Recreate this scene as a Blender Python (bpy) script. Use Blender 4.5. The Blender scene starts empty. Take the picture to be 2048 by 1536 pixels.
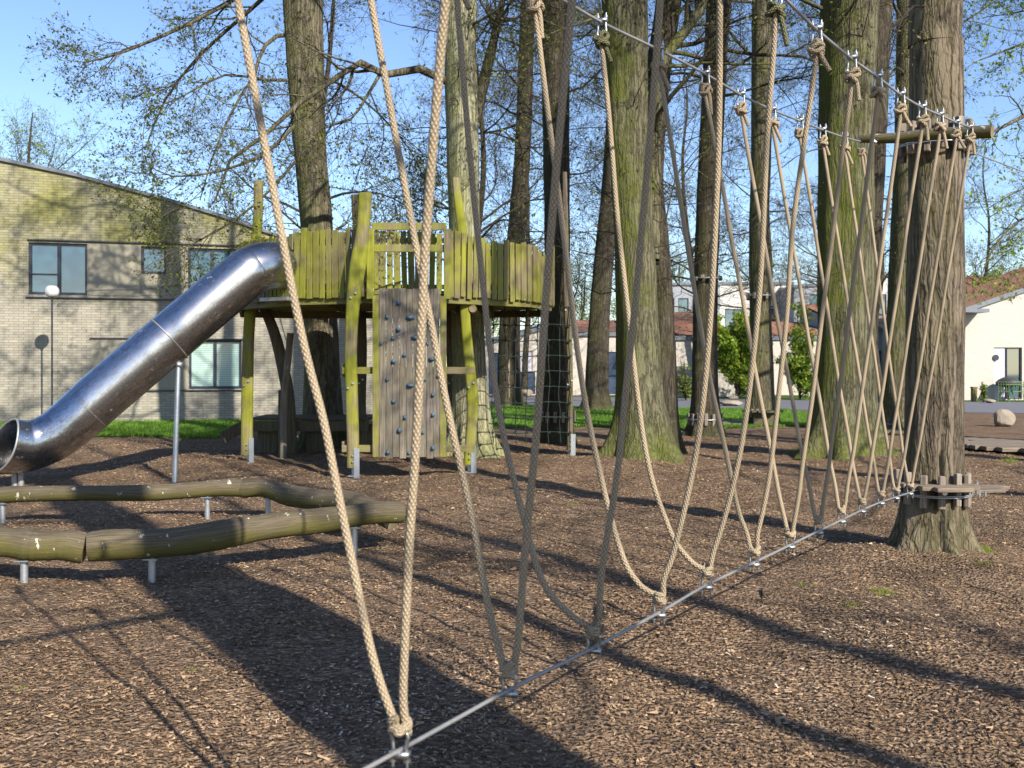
import bpy, math, random
import numpy as np
from math import radians, sin, cos, pi
from mathutils import Vector, Matrix
rng = np.random.default_rng(7)
random.seed(7)
scn = bpy.context.scene
C = scn.collection

# ------------------------------------------------------------ camera, sky, sun, exposure
FPX, CX, HY, CAMH = 1900.0, 1024.0, 735.0, 1.5     # focal length in photo pixels, centre, horizon, eye height
cam = bpy.data.cameras.new("camera"); cam_o = bpy.data.objects.new("camera", cam); C.objects.link(cam_o)
cam.sensor_width = 36.0; cam.lens = 36.0 * FPX / 2048.0
cam.shift_y = -(768.0 - HY) / 2048.0
cam.clip_end = 2000.0; cam.clip_start = 0.05
cam_o.location = (0, 0, CAMH); cam_o.rotation_euler = (radians(90), 0, 0)
cam.dof.use_dof = True; cam.dof.focus_distance = 7.2; cam.dof.aperture_fstop = 5.0
scn.camera = cam_o
SUN_EL = 33.0
SDX, SDY = 0.55, -0.835                # horizontal direction towards the sun: right and behind the camera
w = bpy.data.worlds.new("World"); scn.world = w; w.use_nodes = True
nt = w.node_tree; nt.nodes.clear()
so = nt.nodes.new('ShaderNodeOutputWorld'); bg = nt.nodes.new('ShaderNodeBackground'); sk = nt.nodes.new('ShaderNodeTexSky')
sk.sky_type = 'NISHITA'; sk.sun_disc = False; sk.sun_elevation = radians(SUN_EL)
sk.sun_rotation = math.atan2(SDX, SDY)
sk.altitude = 0; sk.air_density = 1.0; sk.dust_density = 0.35; sk.ozone_density = 2.4
bg.inputs[1].default_value = 0.095
hs = nt.nodes.new('ShaderNodeHueSaturation'); hs.inputs['Saturation'].default_value = 1.08; hs.inputs['Value'].default_value = 1.16; hs.inputs['Hue'].default_value = 0.508
nt.links.new(sk.outputs[0], hs.inputs['Color']); nt.links.new(hs.outputs[0], bg.inputs[0]); nt.links.new(bg.outputs[0], so.inputs[0])
sl = bpy.data.lights.new("sun", 'SUN'); sl.energy = 5.0; sl.angle = radians(0.53); sl.color = (1.0, 0.91, 0.77)
slo = bpy.data.objects.new("sun", sl); C.objects.link(slo)
dv = Vector((SDX * cos(radians(SUN_EL)), SDY * cos(radians(SUN_EL)), sin(radians(SUN_EL))))
slo.rotation_euler = dv.to_track_quat('Z', 'Y').to_euler(); slo.location = dv * 60
scn.view_settings.view_transform = 'Standard'; scn.view_settings.look = 'None'
scn.view_settings.gamma = 1.0; scn.view_settings.exposure = 1.08

# ------------------------------------------------------------ helpers
def P(px, py, Z): return np.array([(px - CX) / FPX * Z, Z, CAMH - (py - HY) / FPX * Z])
def X_(px, Z): return (px - CX) / FPX * Z
def GZ(py): return FPX * CAMH / (py - HY)
OFF = {}
class MB:
    def __init__(s): s.V = []; s.F = []; s.UV = []; s.MI = []; s.n = 0; s.R = []
    def add(s, V, F, uv=None, mi=0, rnd=None):
        V = np.asarray(V, float).reshape(-1, 3); F = np.asarray(F, int)
        if len(F) == 0: return
        s.V.append(V); s.F.append(F + s.n); s.n += len(V)
        s.UV.append(np.zeros((F.size, 2)) if uv is None else np.asarray(uv, float).reshape(-1, 2))
        s.MI.append(np.full(len(F), mi)); s.R.append(np.zeros(len(V)) if rnd is None else rnd)
    def merge(s, o):
        for V, F, U, M_, R in zip(o.V, o.F, o.UV, o.MI, o.R):
            pass
    def box(s, c, size, rot=None, mi=0, taper=0):
        hx, hy, hz = [a / 2 for a in size]
        v = np.array([[-hx,-hy,-hz],[hx,-hy,-hz],[hx,hy,-hz],[-hx,hy,-hz],[-hx,-hy,hz],[hx,-hy,hz],[hx,hy,hz],[-hx,hy,hz]])
        if rot is not None: v = v @ np.asarray(rot).T
        f = np.array([[0,3,2,1],[4,5,6,7],[0,1,5,4],[1,2,6,5],[2,3,7,6],[3,0,4,7]])
        w_, h_, d_ = size[0], size[2], size[1]
        uv = np.array([[0,0],[0,d_],[w_,d_],[w_,0],[0,0],[w_,0],[w_,d_],[0,d_],[0,0],[w_,0],[w_,h_],[0,h_],[0,0],[d_,0],[d_,h_],[0,h_],[0,0],[w_,0],[w_,h_],[0,h_],[0,0],[d_,0],[d_,h_],[0,h_]]) + random.random() * 7
        s.add(v + np.asarray(c, float), f, uv, mi, np.full(8, random.random()))
    def beam(s, a, b, wd, th, up=(0, 0, 1), mi=0):
        a = np.asarray(a, float); b = np.asarray(b, float); d = b - a; L = np.linalg.norm(d); d /= L
        u = np.asarray(up, float); sd = np.cross(d, u)
        if np.linalg.norm(sd) < 1e-4: sd = np.cross(d, (1, 0, 0))
        sd /= np.linalg.norm(sd); u = np.cross(sd, d)
        s.box((a + b) / 2, (wd, L, th), np.stack([sd, d, u], 1), mi)
    def tube(s, pts, r, sides=10, caps=True, mi=0, closed=False, capmi=None):
        Pn = np.asarray(pts, float); K = len(Pn); r = np.broadcast_to(np.asarray(r, float), (K,))
        T = np.gradient(Pn, axis=0)
        if closed: T = np.roll(Pn, -1, 0) - np.roll(Pn, 1, 0)
        T /= np.linalg.norm(T, axis=1)[:, None] + 1e-12
        ref = np.array([0, 0, 1.0]) if abs(T[0][2]) < .8 else np.array([1.0, 0, 0])
        n = np.cross(T[0], ref); n /= np.linalg.norm(n); N = [n]
        for i in range(1, K):
            n = n - T[i] * np.dot(n, T[i]); n /= np.linalg.norm(n); N.append(n)
        N = np.array(N); B = np.cross(T, N)
        a = np.arange(sides) / sides * 2 * pi
        V = Pn[:, None, :] + r[:, None, None] * (np.cos(a)[None, :, None] * N[:, None, :] + np.sin(a)[None, :, None] * B[:, None, :])
        KK = K if closed else K - 1
        i = np.arange(KK)[:, None]; j = np.arange(sides)[None, :]
        i2 = (i + 1) % K; j2 = (j + 1) % sides
        F = np.stack([i * sides + j, i * sides + j2, i2 * sides + j2, i2 * sides + j], -1).reshape(-1, 4)
        L = np.concatenate([[0], np.cumsum(np.linalg.norm(np.diff(Pn, axis=0), axis=1))]); L = np.append(L, L[-1] + .01)
        u0 = np.broadcast_to(j / sides, (KK, sides)); u1 = np.broadcast_to((j + 1) / sides, (KK, sides))
        v0 = np.broadcast_to(L[i], (KK, sides)); v1 = np.broadcast_to(L[i + 1], (KK, sides))
        uv = np.stack([np.stack([u0, v0], -1), np.stack([u1, v0], -1), np.stack([u1, v1], -1), np.stack([u0, v1], -1)], 2)
        s.add(V.reshape(-1, 3), F, uv, mi)
        if caps and not closed:
            for e, fl in ((0, 1), (K - 1, 0)):
                ring = V[e]; idx = np.arange(sides); c = ring.mean(0)
                VV = np.vstack([ring, c]); nx = (idx + 1) % sides
                f = np.stack([nx, idx, np.full(sides, sides)], 1) if fl else np.stack([idx, nx, np.full(sides, sides)], 1)
                s.add(VV, f, None, mi if capmi is None else capmi)
    def tubes(s, Pn, R, sides=3, mi=0):
        N, K, _ = Pn.shape
        T = np.gradient(Pn, axis=1); T /= np.linalg.norm(T, axis=2)[..., None] + 1e-9
        ref = np.tile(np.array([0.31, 0.2, 0.93]), (N, 1)); d = Pn[:, -1] - Pn[:, 0]; d /= np.linalg.norm(d, axis=1)[:, None] + 1e-9
        bad = np.abs((d * ref).sum(1)) > .85; ref[bad] = (0.9, -0.4, 0.1)
        S = np.cross(T, ref[:, None, :]); S /= np.linalg.norm(S, axis=2)[..., None] + 1e-9
        B = np.cross(T, S); a = np.arange(sides) / sides * 2 * pi
        V = Pn[:, :, None, :] + R[:, :, None, None] * (np.cos(a)[None, None, :, None] * S[:, :, None, :] + np.sin(a)[None, None, :, None] * B[:, :, None, :])
        n_, i, j = np.meshgrid(np.arange(N), np.arange(K - 1), np.arange(sides), indexing='ij'); j2 = (j + 1) % sides
        b = n_ * K * sides
        F = np.stack([b + i * sides + j, b + i * sides + j2, b + (i + 1) * sides + j2, b + (i + 1) * sides + j], -1).reshape(-1, 4)
        s.add(V.reshape(-1, 3), F, None, mi)
    def poly_prism(s, pts2, z0, z1, mi=0, ngon=True):
        n = len(pts2); b = [(x, y, z0) for x, y in pts2]; t = [(x, y, z1) for x, y in pts2]
        V = np.array(b + t); i = np.arange(n); j = (i + 1) % n
        s.add(V, np.stack([i, j, j + n, i + n], 1), None, mi)
        c0 = V[:n].mean(0); c1 = V[n:].mean(0)
        s.add(np.vstack([V[:n], c0]), np.stack([j, i, np.full(n, n)], 1), None, mi)
        s.add(np.vstack([V[n:], c1]), np.stack([i, j, np.full(n, n)], 1), None, mi)

def obj(name, mb, mats, parent=None, loc=None, smooth=True, bevel=0.0, sub=0):
    me = bpy.data.meshes.new(name)
    V = np.concatenate(mb.V)
    off = OFF[parent.name] if parent is not None else (np.array(loc, float) if loc is not None else np.zeros(3))
    V = V - off
    lens = np.concatenate([np.full(len(f), f.shape[1]) for f in mb.F]); flat = np.concatenate([f.ravel() for f in mb.F])
    me.vertices.add(len(V)); me.vertices.foreach_set('co', V.ravel().astype(np.float32))
    me.loops.add(len(flat)); me.loops.foreach_set('vertex_index', flat.astype(np.int32))
    st = np.concatenate([[0], np.cumsum(lens)[:-1]])
    me.polygons.add(len(lens)); me.polygons.foreach_set('loop_start', st.astype(np.int32))
    me.polygons.foreach_set('material_index', np.concatenate(mb.MI).astype(np.int32))
    me.update(calc_edges=True)
    uvl = me.uv_layers.new(name='UVMap'); uvl.data.foreach_set('uv', np.concatenate(mb.UV).ravel().astype(np.float32))
    at = me.attributes.new('rnd', 'FLOAT', 'POINT'); at.data.foreach_set('value', np.concatenate(mb.R).astype(np.float32))
    me.polygons.foreach_set('use_smooth', np.full(len(lens), smooth))
    me.validate()
    for m in (mats if isinstance(mats, (list, tuple)) else [mats]): me.materials.append(m)
    o = bpy.data.objects.new(name, me); C.objects.link(o)
    if parent is not None: o.parent = parent; OFF[o.name] = off
    else: o.location = off.tolist(); OFF[o.name] = off
    if bevel:
        b = o.modifiers.new('bevel', 'BEVEL'); b.width = bevel; b.segments = 2; b.limit_method = 'ANGLE'
    return o
def tag(o, label=None, cat=None, group=None, kind=None):
    if label: o['label'] = label
    if cat: o['category'] = cat
    if group: o['group'] = group
    if kind: o['kind'] = kind
    return o
def thing(name, label, cat, loc=(0, 0, 0), group=None):
    o = bpy.data.objects.new(name, None); C.objects.link(o); o.location = [float(v) for v in loc]; o.empty_display_size = .2
    OFF[o.name] = np.array(loc, float)
    return tag(o, label, cat, group)
def copy_thing(o, loc, rz=0, sc=1.0, label=None):
    def cp(s, par):
        c = s.copy(); C.objects.link(c); c.parent = par
        for ch in s.children: cp(ch, c)
        return c
    c = s_ = o.copy(); C.objects.link(c); c.location = loc; c.rotation_euler = (0, 0, rz); c.scale = (sc, sc, sc)
    for ch in o.children: cp(ch, c)
    if label: c['label'] = label
    return c
def smooth_path(pts, n):
    """Catmull-Rom through the points."""
    p = np.asarray(pts, float)
    if len(p) == 2: return p[0] + (p[1] - p[0]) * np.linspace(0, 1, n)[:, None]
    q = np.vstack([2 * p[0] - p[1], p, 2 * p[-1] - p[-2]]); out = []
    t = np.linspace(0, len(p) - 1 - 1e-9, n)
    for tt in t:
        i = int(tt); f = tt - i; a, b, c, d = q[i], q[i + 1], q[i + 2], q[i + 3]
        out.append(.5 * ((2 * b) + (-a + c) * f + (2 * a - 5 * b + 4 * c - d) * f * f + (-a + 3 * b - 3 * c + d) * f ** 3))
    return np.array(out)
def rotz(a): return np.array([[cos(a), -sin(a), 0], [sin(a), cos(a), 0], [0, 0, 1]])

# ------------------------------------------------------------ materials
class NT:
    def __init__(s, name):
        s.m = bpy.data.materials.new(name); s.m.use_nodes = True; s.t = s.m.node_tree; s.b = s.t.nodes['Principled BSDF']
    def n(s, ty, **kw):
        nd = s.t.nodes.new(ty); ins = kw.pop('i', {})
        for k, v in kw.items(): setattr(nd, k, v)
        for k, v in ins.items():
            if isinstance(v, bpy.types.NodeSocket): s.t.links.new(v, nd.inputs[k])
            else: nd.inputs[k].default_value = v
        return nd
    def set(s, **kw):
        names = dict(col='Base Color', rough='Roughness', metal='Metallic', spec='Specular IOR Level', ior='IOR', normal='Normal', coat='Coat Weight', sub='Subsurface Weight')
        for k, v in kw.items():
            inp = s.b.inputs[names[k]]
            if isinstance(v, bpy.types.NodeSocket): s.t.links.new(v, inp)
            else: inp.default_value = (*v, 1) if k == 'col' and len(v) == 3 else v
    def coord(s, which='Object', scale=(1, 1, 1)):
        tc = s.n('ShaderNodeTexCoord'); mp = s.n('ShaderNodeMapping', i={'Vector': tc.outputs[which], 'Scale': scale}); return mp.outputs[0]
    def noise(s, v, sc, det=5, rough=.55, dist=0): return s.n('ShaderNodeTexNoise', i={'Vector': v, 'Scale': sc, 'Detail': det, 'Roughness': rough, 'Distortion': dist}).outputs['Fac']
    def ramp(s, f, stops):
        r = s.n('ShaderNodeValToRGB', i={'Fac': f}); cr = r.color_ramp
        while len(cr.elements) > 1: cr.elements.remove(cr.elements[-1])
        for k, (p, c) in enumerate(stops):
            e = cr.elements[0] if k == 0 else cr.elements.new(p)
            e.position = p; e.color = (*c, 1) if len(c) == 3 else c
        return r.outputs[0]
    def mix(s, f, a, b, mode='MIX'):
        m = s.n('ShaderNodeMix', data_type='RGBA', blend_type=mode)
        for idx, v in ((0, f), (6, a), (7, b)):
            if isinstance(v, bpy.types.NodeSocket): s.t.links.new(v, m.inputs[idx])
            elif idx == 0: m.inputs[0].default_value = v
            else: m.inputs[idx].default_value = (*v, 1)
        return m.outputs[2]
    def math(s, op, a, b=0, clamp=False):
        m = s.n('ShaderNodeMath', operation=op, use_clamp=clamp)
        for idx, v in ((0, a), (1, b)):
            if isinstance(v, bpy.types.NodeSocket): s.t.links.new(v, m.inputs[idx])
            else: m.inputs[idx].default_value = v
        return m.outputs[0]
    def sep(s, v): return s.n('ShaderNodeSeparateXYZ', i={0: v}).outputs
    def bump(s, h, strength=.5, dist=.01): s.set(normal=s.n('ShaderNodeBump', i={'Height': h, 'Strength': strength, 'Distance': dist}).outputs[0])
def g(v): return (v, v, v)

def m_bark(name, dark, light, moss, mossamt, fur=15.0, lichen=.25):
    t = NT(name); c0 = t.coord('Object', (1, 1, 1))
    nz = t.n('ShaderNodeTexNoise', i={'Vector': c0, 'Scale': 6.0, 'Detail': 4}).outputs['Color']
    v = t.mix(.05, c0, nz, 'ADD')
    v1 = t.n('ShaderNodeMapping', i={'Vector': v, 'Scale': (1, 1, .085)}).outputs[0]
    v2 = t.n('ShaderNodeMapping', i={'Vector': v, 'Scale': (1, 1, .22)}).outputs[0]
    na = t.noise(v1, fur, 3, .5); ridge = t.math('MULTIPLY', t.math('ABSOLUTE', t.math('SUBTRACT', na, .5)), 7.0, True)
    vo = t.n('ShaderNodeTexVoronoi', feature='DISTANCE_TO_EDGE', i={'Vector': v2, 'Scale': fur * 1.5, 'Randomness': 1.0}).outputs[0]
    n1 = t.noise(v2, fur * 3.2, 5, .7); n2 = t.noise(c0, 1.3, 4); n3 = t.noise(c0, 34, 4, .7)
    h = t.math('ADD', t.math('MULTIPLY', t.math('POWER', ridge, .7), .62), t.math('ADD', t.math('MULTIPLY', t.math('MINIMUM', vo, .12), 1.8), t.math('MULTIPLY', n1, .32)))
    col = t.ramp(h, [(0.22, tuple(.25 * a for a in dark)), (.5, dark), (.95, light)])
    col = t.mix(t.ramp(n3, [(.3, g(0)), (.75, g(.55))]), col, light)
    nx = t.sep(t.n('ShaderNodeNewGeometry').outputs['Normal'])
    pos = t.sep(c0)
    mf = t.math('MULTIPLY', t.ramp(t.math('ADD', n2, t.math('MULTIPLY', nx[0], -.16)), [(.44, g(0)), (.66, g(1))]), mossamt)
    low = t.math('MULTIPLY', t.ramp(pos[2], [(0.0, g(1)), (.8, g(0))]), mossamt)
    mf = t.math('MAXIMUM', mf, low)
    mf = t.math('MULTIPLY', mf, t.ramp(t.noise(c0, 9, 4, .7), [(.3, g(.35)), (.6, g(1))]))
    col = t.mix(mf, col, moss)
    lf = t.ramp(t.noise(c0, 5.5, 6, .75), [(.56, g(0)), (.68, g(lichen))])
    col = t.mix(lf, col, (.24, .25, .17))
    t.set(col=col, rough=.93, spec=.15); t.bump(t.math('ADD', h, t.math('MULTIPLY', n3, .25)), .7, .03); return t.m
def m_twig(name, c):
    t = NT(name); t.set(col=t.mix(t.noise(t.coord(), 4, 3), tuple(a * .6 for a in c), tuple(a * 1.5 for a in c)), rough=.9, spec=.15); return t.m
def m_leaf(name, a, b, tr=.35):
    t = NT(name); r = t.n('ShaderNodeAttribute', attribute_name='rnd').outputs['Fac']
    col = t.mix(r, a, b); t.set(col=col, rough=.55, spec=.3)
    tl = t.n('ShaderNodeBsdfTranslucent', i={'Color': t.mix(.3, col, (.3, .4, .03))})
    mx = t.n('ShaderNodeMixShader', i={0: tr, 1: t.b.outputs[0], 2: tl.outputs[0]})
    t.t.links.new(mx.outputs[0], t.t.nodes['Material Output'].inputs[0]); return t.m
def m_plain(name, c, rough=.6, metal=0, var=.25, sc=6, spec=.4):
    t = NT(name); n = t.noise(t.coord(), sc, 5, .6)
    t.set(col=t.mix(n, tuple(a * (1 - var) for a in c), tuple(a * (1 + var) for a in c)), rough=rough, metal=metal, spec=spec)
    t.bump(n, .15, .01); return t.m
def m_wood(name, dark, light, algae, amt, grain=40, axis='uv', rough=.8, droppings=0):
    """planks and posts; grain runs along z (object) unless told otherwise"""
    t = NT(name)
    sc = {'z': (1, 1, .05), 'x': (.05, 1, 1), 'y': (1, .05, 1)}[axis]
    c0 = t.coord('Object'); v = t.coord('Object', sc)
    n1 = t.noise(v, grain, 6, .65, .4); n2 = t.noise(c0, 2.2, 5, .6); n3 = t.noise(c0, 14, 5, .7)
    r = t.n('ShaderNodeAttribute', attribute_name='rnd').outputs['Fac']
    col = t.ramp(n1, [(.25, tuple(.45 * a for a in dark)), (.42, dark), (.7, light)])
    f = t.math('MULTIPLY', t.ramp(t.math('ADD', n2, t.math('MULTIPLY', t.math('SUBTRACT', n3, .5), .35)), [(.34, g(.05)), (.58, g(1))]), amt)
    alg = t.mix(n1, tuple(.45 * a for a in algae), tuple(1.35 * a for a in algae))
    col = t.mix(f, col, alg)
    col = t.mix(t.math('MULTIPLY', r, .45), col, t.mix(n1, tuple(.3 * a for a in dark), dark))
    if droppings:
        col = t.mix(t.ramp(t.noise(t.coord('Object', (1, 1, .35)), 11, 3, .6), [(.70, g(0)), (.73, g(droppings))]), col, (.62, .62, .56))
    t.set(col=col, rough=rough, spec=.25); t.bump(n1, .5, .006); return t.m
def m_brick(name, c1, c2, mortar, moss=0, bw=.24, bh=.07):
    t = NT(name); uv = t.n('ShaderNodeTexCoord').outputs['UV']
    br = t.n('ShaderNodeTexBrick', i={'Vector': uv, 'Color1': (*c1, 1), 'Color2': (*c2, 1), 'Mortar': (*mortar, 1), 'Scale': 1.0, 'Mortar Size': .008, 'Mortar Smooth': .2, 'Bias': 0.0, 'Brick Width': bw, 'Row Height': bh})
    n = t.noise(uv, 1.4, 5, .6); n2 = t.noise(uv, 9, 5, .7)
    col = t.mix(t.ramp(n2, [(.3, g(0)), (.8, g(.35))]), br.outputs[0], tuple(.75 * a for a in c1))
    if moss:
        y = t.sep(uv)[1]
        f = t.math('MULTIPLY', t.ramp(t.math('ADD', t.math('MULTIPLY', y, .14), t.math('MULTIPLY', n, .55)), [(.70, g(0)), (1.02, g(1))]), moss)
        f = t.math('MULTIPLY', f, t.ramp(t.noise(uv, .55, 4, .6), [(.38, g(.25)), (.6, g(1))]))
        col = t.mix(f, col, t.mix(1.0, col, (.80, .82, .40), 'MULTIPLY'))
    t.set(col=col, rough=.9, spec=.2); t.bump(br.outputs['Fac'], -.5, .01); return t.m

MT = {}
MT['bark_grey'] = m_bark('bark_grey', (.038, .032, .022), (.13, .118, .08), (.09, .105, .018), .5, 17)
MT['bark_near'] = m_bark('bark_near', (.034, .027, .02), (.155, .128, .097), (.12, .12, .035), .30, 15, .12)
MT['bark_pale'] = m_bark('bark_pale', (.12, .115, .075), (.28, .275, .185), (.17, .18, .05), .6, 18)
MT['bark_dark'] = m_bark('bark_dark', (.022, .018, .014), (.062, .053, .040), (.06, .066, .018), .5, 20)
MT['bark_moss'] = m_bark('bark_moss', (.028, .026, .017), (.115, .11, .068), (.08, .095, .013), .9, 17)
MT['twig'] = m_twig('twig', (.032, .024, .022)); MT['twig_far'] = m_twig('twig_far', (.04, .032, .03))
MT['leaf'] = m_leaf('leaf', (.035, .055, .014), (.15, .18, .02), .35)
MT['leaf_bright'] = m_leaf('leaf_bright', (.10, .19, .015), (.26, .34, .03), .4)
MT['leaf_bud'] = m_leaf('leaf_bud', (.10, .075, .035), (.19, .16, .05))

t = NT('mulch'); c0 = t.coord('Object')
w1 = t.n('ShaderNodeMapping', i={'Vector': c0, 'Scale': (1, 1, .3)}).outputs[0]
va = t.n('ShaderNodeTexVoronoi', i={'Vector': t.mix(.05, w1, t.n('ShaderNodeTexNoise', i={'Vector': c0, 'Scale': 18}).outputs['Color'], 'ADD'), 'Scale': 42.0})
vb = t.n('ShaderNodeTexVoronoi', i={'Vector': t.n('ShaderNodeMapping', i={'Vector': w1, 'Rotation': (0, 0, .9), 'Scale': (1, 2.4, 1)}).outputs[0], 'Scale': 30.0})
big = t.noise(c0, .35, 5, .6); mid = t.noise(c0, 2.5, 5, .65)
cc = t.sep(vb.outputs['Color'])
col = t.ramp(cc[0], [(0, (.05, .034, .022)), (.35, (.145, .098, .062)), (.7, (.26, .178, .115)), (.93, (.37, .265, .175)), (1, (.42, .33, .25))])
col = t.mix(t.ramp(t.sep(va.outputs['Color'])[1], [(.2, g(0)), (.9, g(.6))]), col, (.15, .098, .066))
col = t.mix(t.ramp(mid, [(.42, g(0)), (.68, g(.55))]), col, (.055, .038, .028))
col = t.mix(t.ramp(big, [(.42, g(0)), (.62, g(.55))]), col, (.19, .135, .09))
col = t.mix(t.ramp(t.noise(c0, .9, 6, .7), [(.52, g(0)), (.66, g(.6))]), col, (.06, .042, .03))
t.set(col=col, rough=.95, spec=.1)
t.bump(t.math('ADD', t.math('ADD', t.math('MULTIPLY', cc[1], .7), va.outputs['Distance']), t.math('MULTIPLY', mid, 1.5)), .9, .03); MT['mulch'] = t.m
t = NT('wood_chip'); r = t.n('ShaderNodeAttribute', attribute_name='rnd').outputs['Fac']
col = t.ramp(r, [(0, (.04, .027, .017)), (.25, (.18, .115, .065)), (.6, (.31, .205, .122)), (.85, (.42, .295, .185)), (.975, (.49, .37, .26)), (1, (.55, .48, .38))])
t.set(col=t.mix(t.ramp(t.noise(t.coord(), 60, 4), [(.3, g(.4)), (.6, g(0))]), col, (.06, .045, .035)), rough=.85, spec=.2); MT['chip'] = t.m

t = NT('rope'); uv = t.n('ShaderNodeTexCoord').outputs['UV']; s_ = t.sep(uv)
ph = t.math('MULTIPLY', s_[0], 2 * pi * 3); pv = t.math('MULTIPLY', s_[1], 2 * pi / .036)
h1 = t.math('SINE', t.math('ADD', ph, pv)); h2 = t.math('SINE', t.math('SUBTRACT', t.math('MULTIPLY', ph, 1.0), pv))
hh = t.math('MULTIPLY', h1, h2); ha = t.math('ABSOLUTE', hh)
fine = t.noise(t.coord('Object'), 260, 4, .7)
col = t.ramp(ha, [(0, (.075, .052, .03)), (.2, (.21, .16, .10)), (.6, (.40, .325, .225))])
col = t.mix(t.math('MULTIPLY', t.noise(t.coord('Object'), 3.0, 4), .5), col, (.24, .19, .125))
t.set(col=t.mix(t.math('MULTIPLY', fine, .35), col, (.55, .47, .36)), rough=.95, spec=.1); t.bump(t.math('ADD', ha, t.math('MULTIPLY', fine, .4)), .9, .004); MT['rope'] = t.m
t = NT('rope_mossy'); uv = t.n('ShaderNodeTexCoord').outputs['UV']; s_ = t.sep(uv)
ph = t.math('MULTIPLY', s_[0], 2 * pi * 3); pv = t.math('MULTIPLY', s_[1], 2 * pi / .036)
ha = t.math('ABSOLUTE', t.math('MULTIPLY', t.math('SINE', t.math('ADD', ph, pv)), t.math('SINE', t.math('SUBTRACT', ph, pv))))
t.set(col=t.ramp(ha, [(0, (.03, .03, .018)), (.2, (.085, .085, .045)), (.6, (.16, .16, .085))]), rough=.95, spec=.1); t.bump(ha, .9, .004); MT['rope_mossy'] = t.m

t = NT('slide_steel'); c0 = t.coord('Object'); n = t.noise(c0, 2.2, 5, .65); n2 = t.noise(t.coord('UV', (6, 1.2, 1)), 6, 6, .75); n3 = t.noise(c0, 16, 6, .8)
col = t.mix(t.ramp(n2, [(.46, g(0)), (.66, g(.75))]), (.42, .435, .465), (.17, .15, .14))
spot = t.ramp(n3, [(.60, g(0)), (.64, g(1))]); spot = t.math('MULTIPLY', spot, t.ramp(n, [(.42, g(0)), (.6, g(.8))]))
col = t.mix(spot, col, (.55, .52, .47))
t.set(col=col, metal=t.math('SUBTRACT', 1.0, t.math('MULTIPLY', spot, .7)), rough=t.math('ADD', .15, t.math('MULTIPLY', n2, .25)))
t.bump(t.noise(c0, 1.4, 3, .5), .12, .05); MT['slide'] = t.m
MT['galv'] = m_plain('galvanised_steel', (.40, .43, .46), .42, .75, .2, 30)
MT['zinc'] = m_plain('zinc', (.36, .37, .38), .38, .9, .15, 60)
MT['cable'] = m_plain('steel_cable', (.30, .30, .30), .5, .6, .3, 160)
MT['slate'] = m_plain('slate_resin', (.055, .10, .14), .55, 0, .45, 30)
MT['olive'] = m_wood('olive_wood', (.13, .10, .065), (.21, .18, .13), (.20, .212, .016), .95, 42, 'z', .8, .5)
MT['olive_h'] = m_wood('olive_wood_flat', (.13, .10, .065), (.21, .18, .13), (.19, .20, .018), .9, 42, 'x')
MT['grey_wood'] = m_wood('weathered_wood', (.10, .085, .075), (.25, .22, .20), (.22, .20, .08), .25, 55, 'z', .85, .3)
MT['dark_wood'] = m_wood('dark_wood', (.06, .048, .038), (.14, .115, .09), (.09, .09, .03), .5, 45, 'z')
MT['plank'] = m_wood('plank_wood', (.13, .10, .08), (.29, .24, .20), (.16, .15, .07), .25, 45, 'x')
MT['peg'] = m_wood('peg_wood', (.16, .13, .11), (.33, .29, .26), (.16, .15, .08), .2, 45, 'z')
t = NT('log_wood'); c0 = t.coord('Object'); uvs = t.coord('UV', (9, .5, 1)); n1 = t.noise(uvs, 7, 6, .7, .5); n2 = t.noise(c0, 2.5, 5, .6); nz = t.sep(t.n('ShaderNodeNewGeometry').outputs['Normal'])[2]
col = t.ramp(n1, [(.28, (.03, .024, .016)), (.5, (.085, .07, .046)), (.75, (.17, .14, .10))])
side = t.ramp(t.math('ADD', t.math('MULTIPLY', nz, -.35), t.math('MULTIPLY', n2, .8)), [(.25, g(0)), (.55, g(.8))])
col = t.mix(side, col, t.mix(n1, (.04, .038, .009), (.13, .12, .024)))
col = t.mix(t.ramp(t.noise(t.coord('Object', (1, 1, .5)), 13, 4, .7), [(.64, g(0)), (.67, g(.7))]), col, (.5, .48, .42))
t.set(col=col, rough=.85, spec=.25); t.bump(n1, .5, .01); MT['log'] = t.m
t = NT('log_end'); c0 = t.coord('Object'); t.set(col=t.mix(t.noise(c0, 30, 5, .7), (.10, .075, .045), (.26, .21, .12)), rough=.9); MT['log_end'] = t.m
MT['brick'] = m_brick('pale_brick', (.235, .222, .185), (.315, .30, .25), (.15, .138, .112), 1.0)
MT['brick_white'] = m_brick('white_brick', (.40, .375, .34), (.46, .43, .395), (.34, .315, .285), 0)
MT['render'] = m_plain('beige_render', (.245, .23, .185), .9, 0, .16, 1.2, .2)
MT['frame'] = m_plain('navy_frame', (.022, .027, .045), .4, 0, .15)
MT['fascia'] = m_plain('zinc_fascia', (.12, .135, .16), .5, .3, .2, 3)
t = NT('window_glass'); t.set(col=(.015, .06, .085), rough=.03, ior=2.1, spec=.6)  # cyan base colour stands in for the tint of reflections
MT['glass'] = t.m
t = NT('window_blind'); y = t.sep(t.coord('Object'))[2]; st = t.math('SINE', t.math('MULTIPLY', y, 120)); t.set(col=t.mix(t.ramp(st, [(.2, g(0)), (.6, g(1))]), (.20, .33, .32), (.36, .50, .47)), rough=.12, ior=1.8); MT['blind'] = t.m
t = NT('sedum_roof'); c0 = t.coord('Object'); n = t.noise(c0, 3, 6, .8)
t.set(col=t.mix(t.ramp(t.noise(c0, .7, 4), [(.56, g(0)), (.66, g(.7))]), t.mix(n, (.17, .06, .032), (.29, .135, .075)), (.16, .19, .04)), rough=.95); MT['sedum'] = t.m
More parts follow.
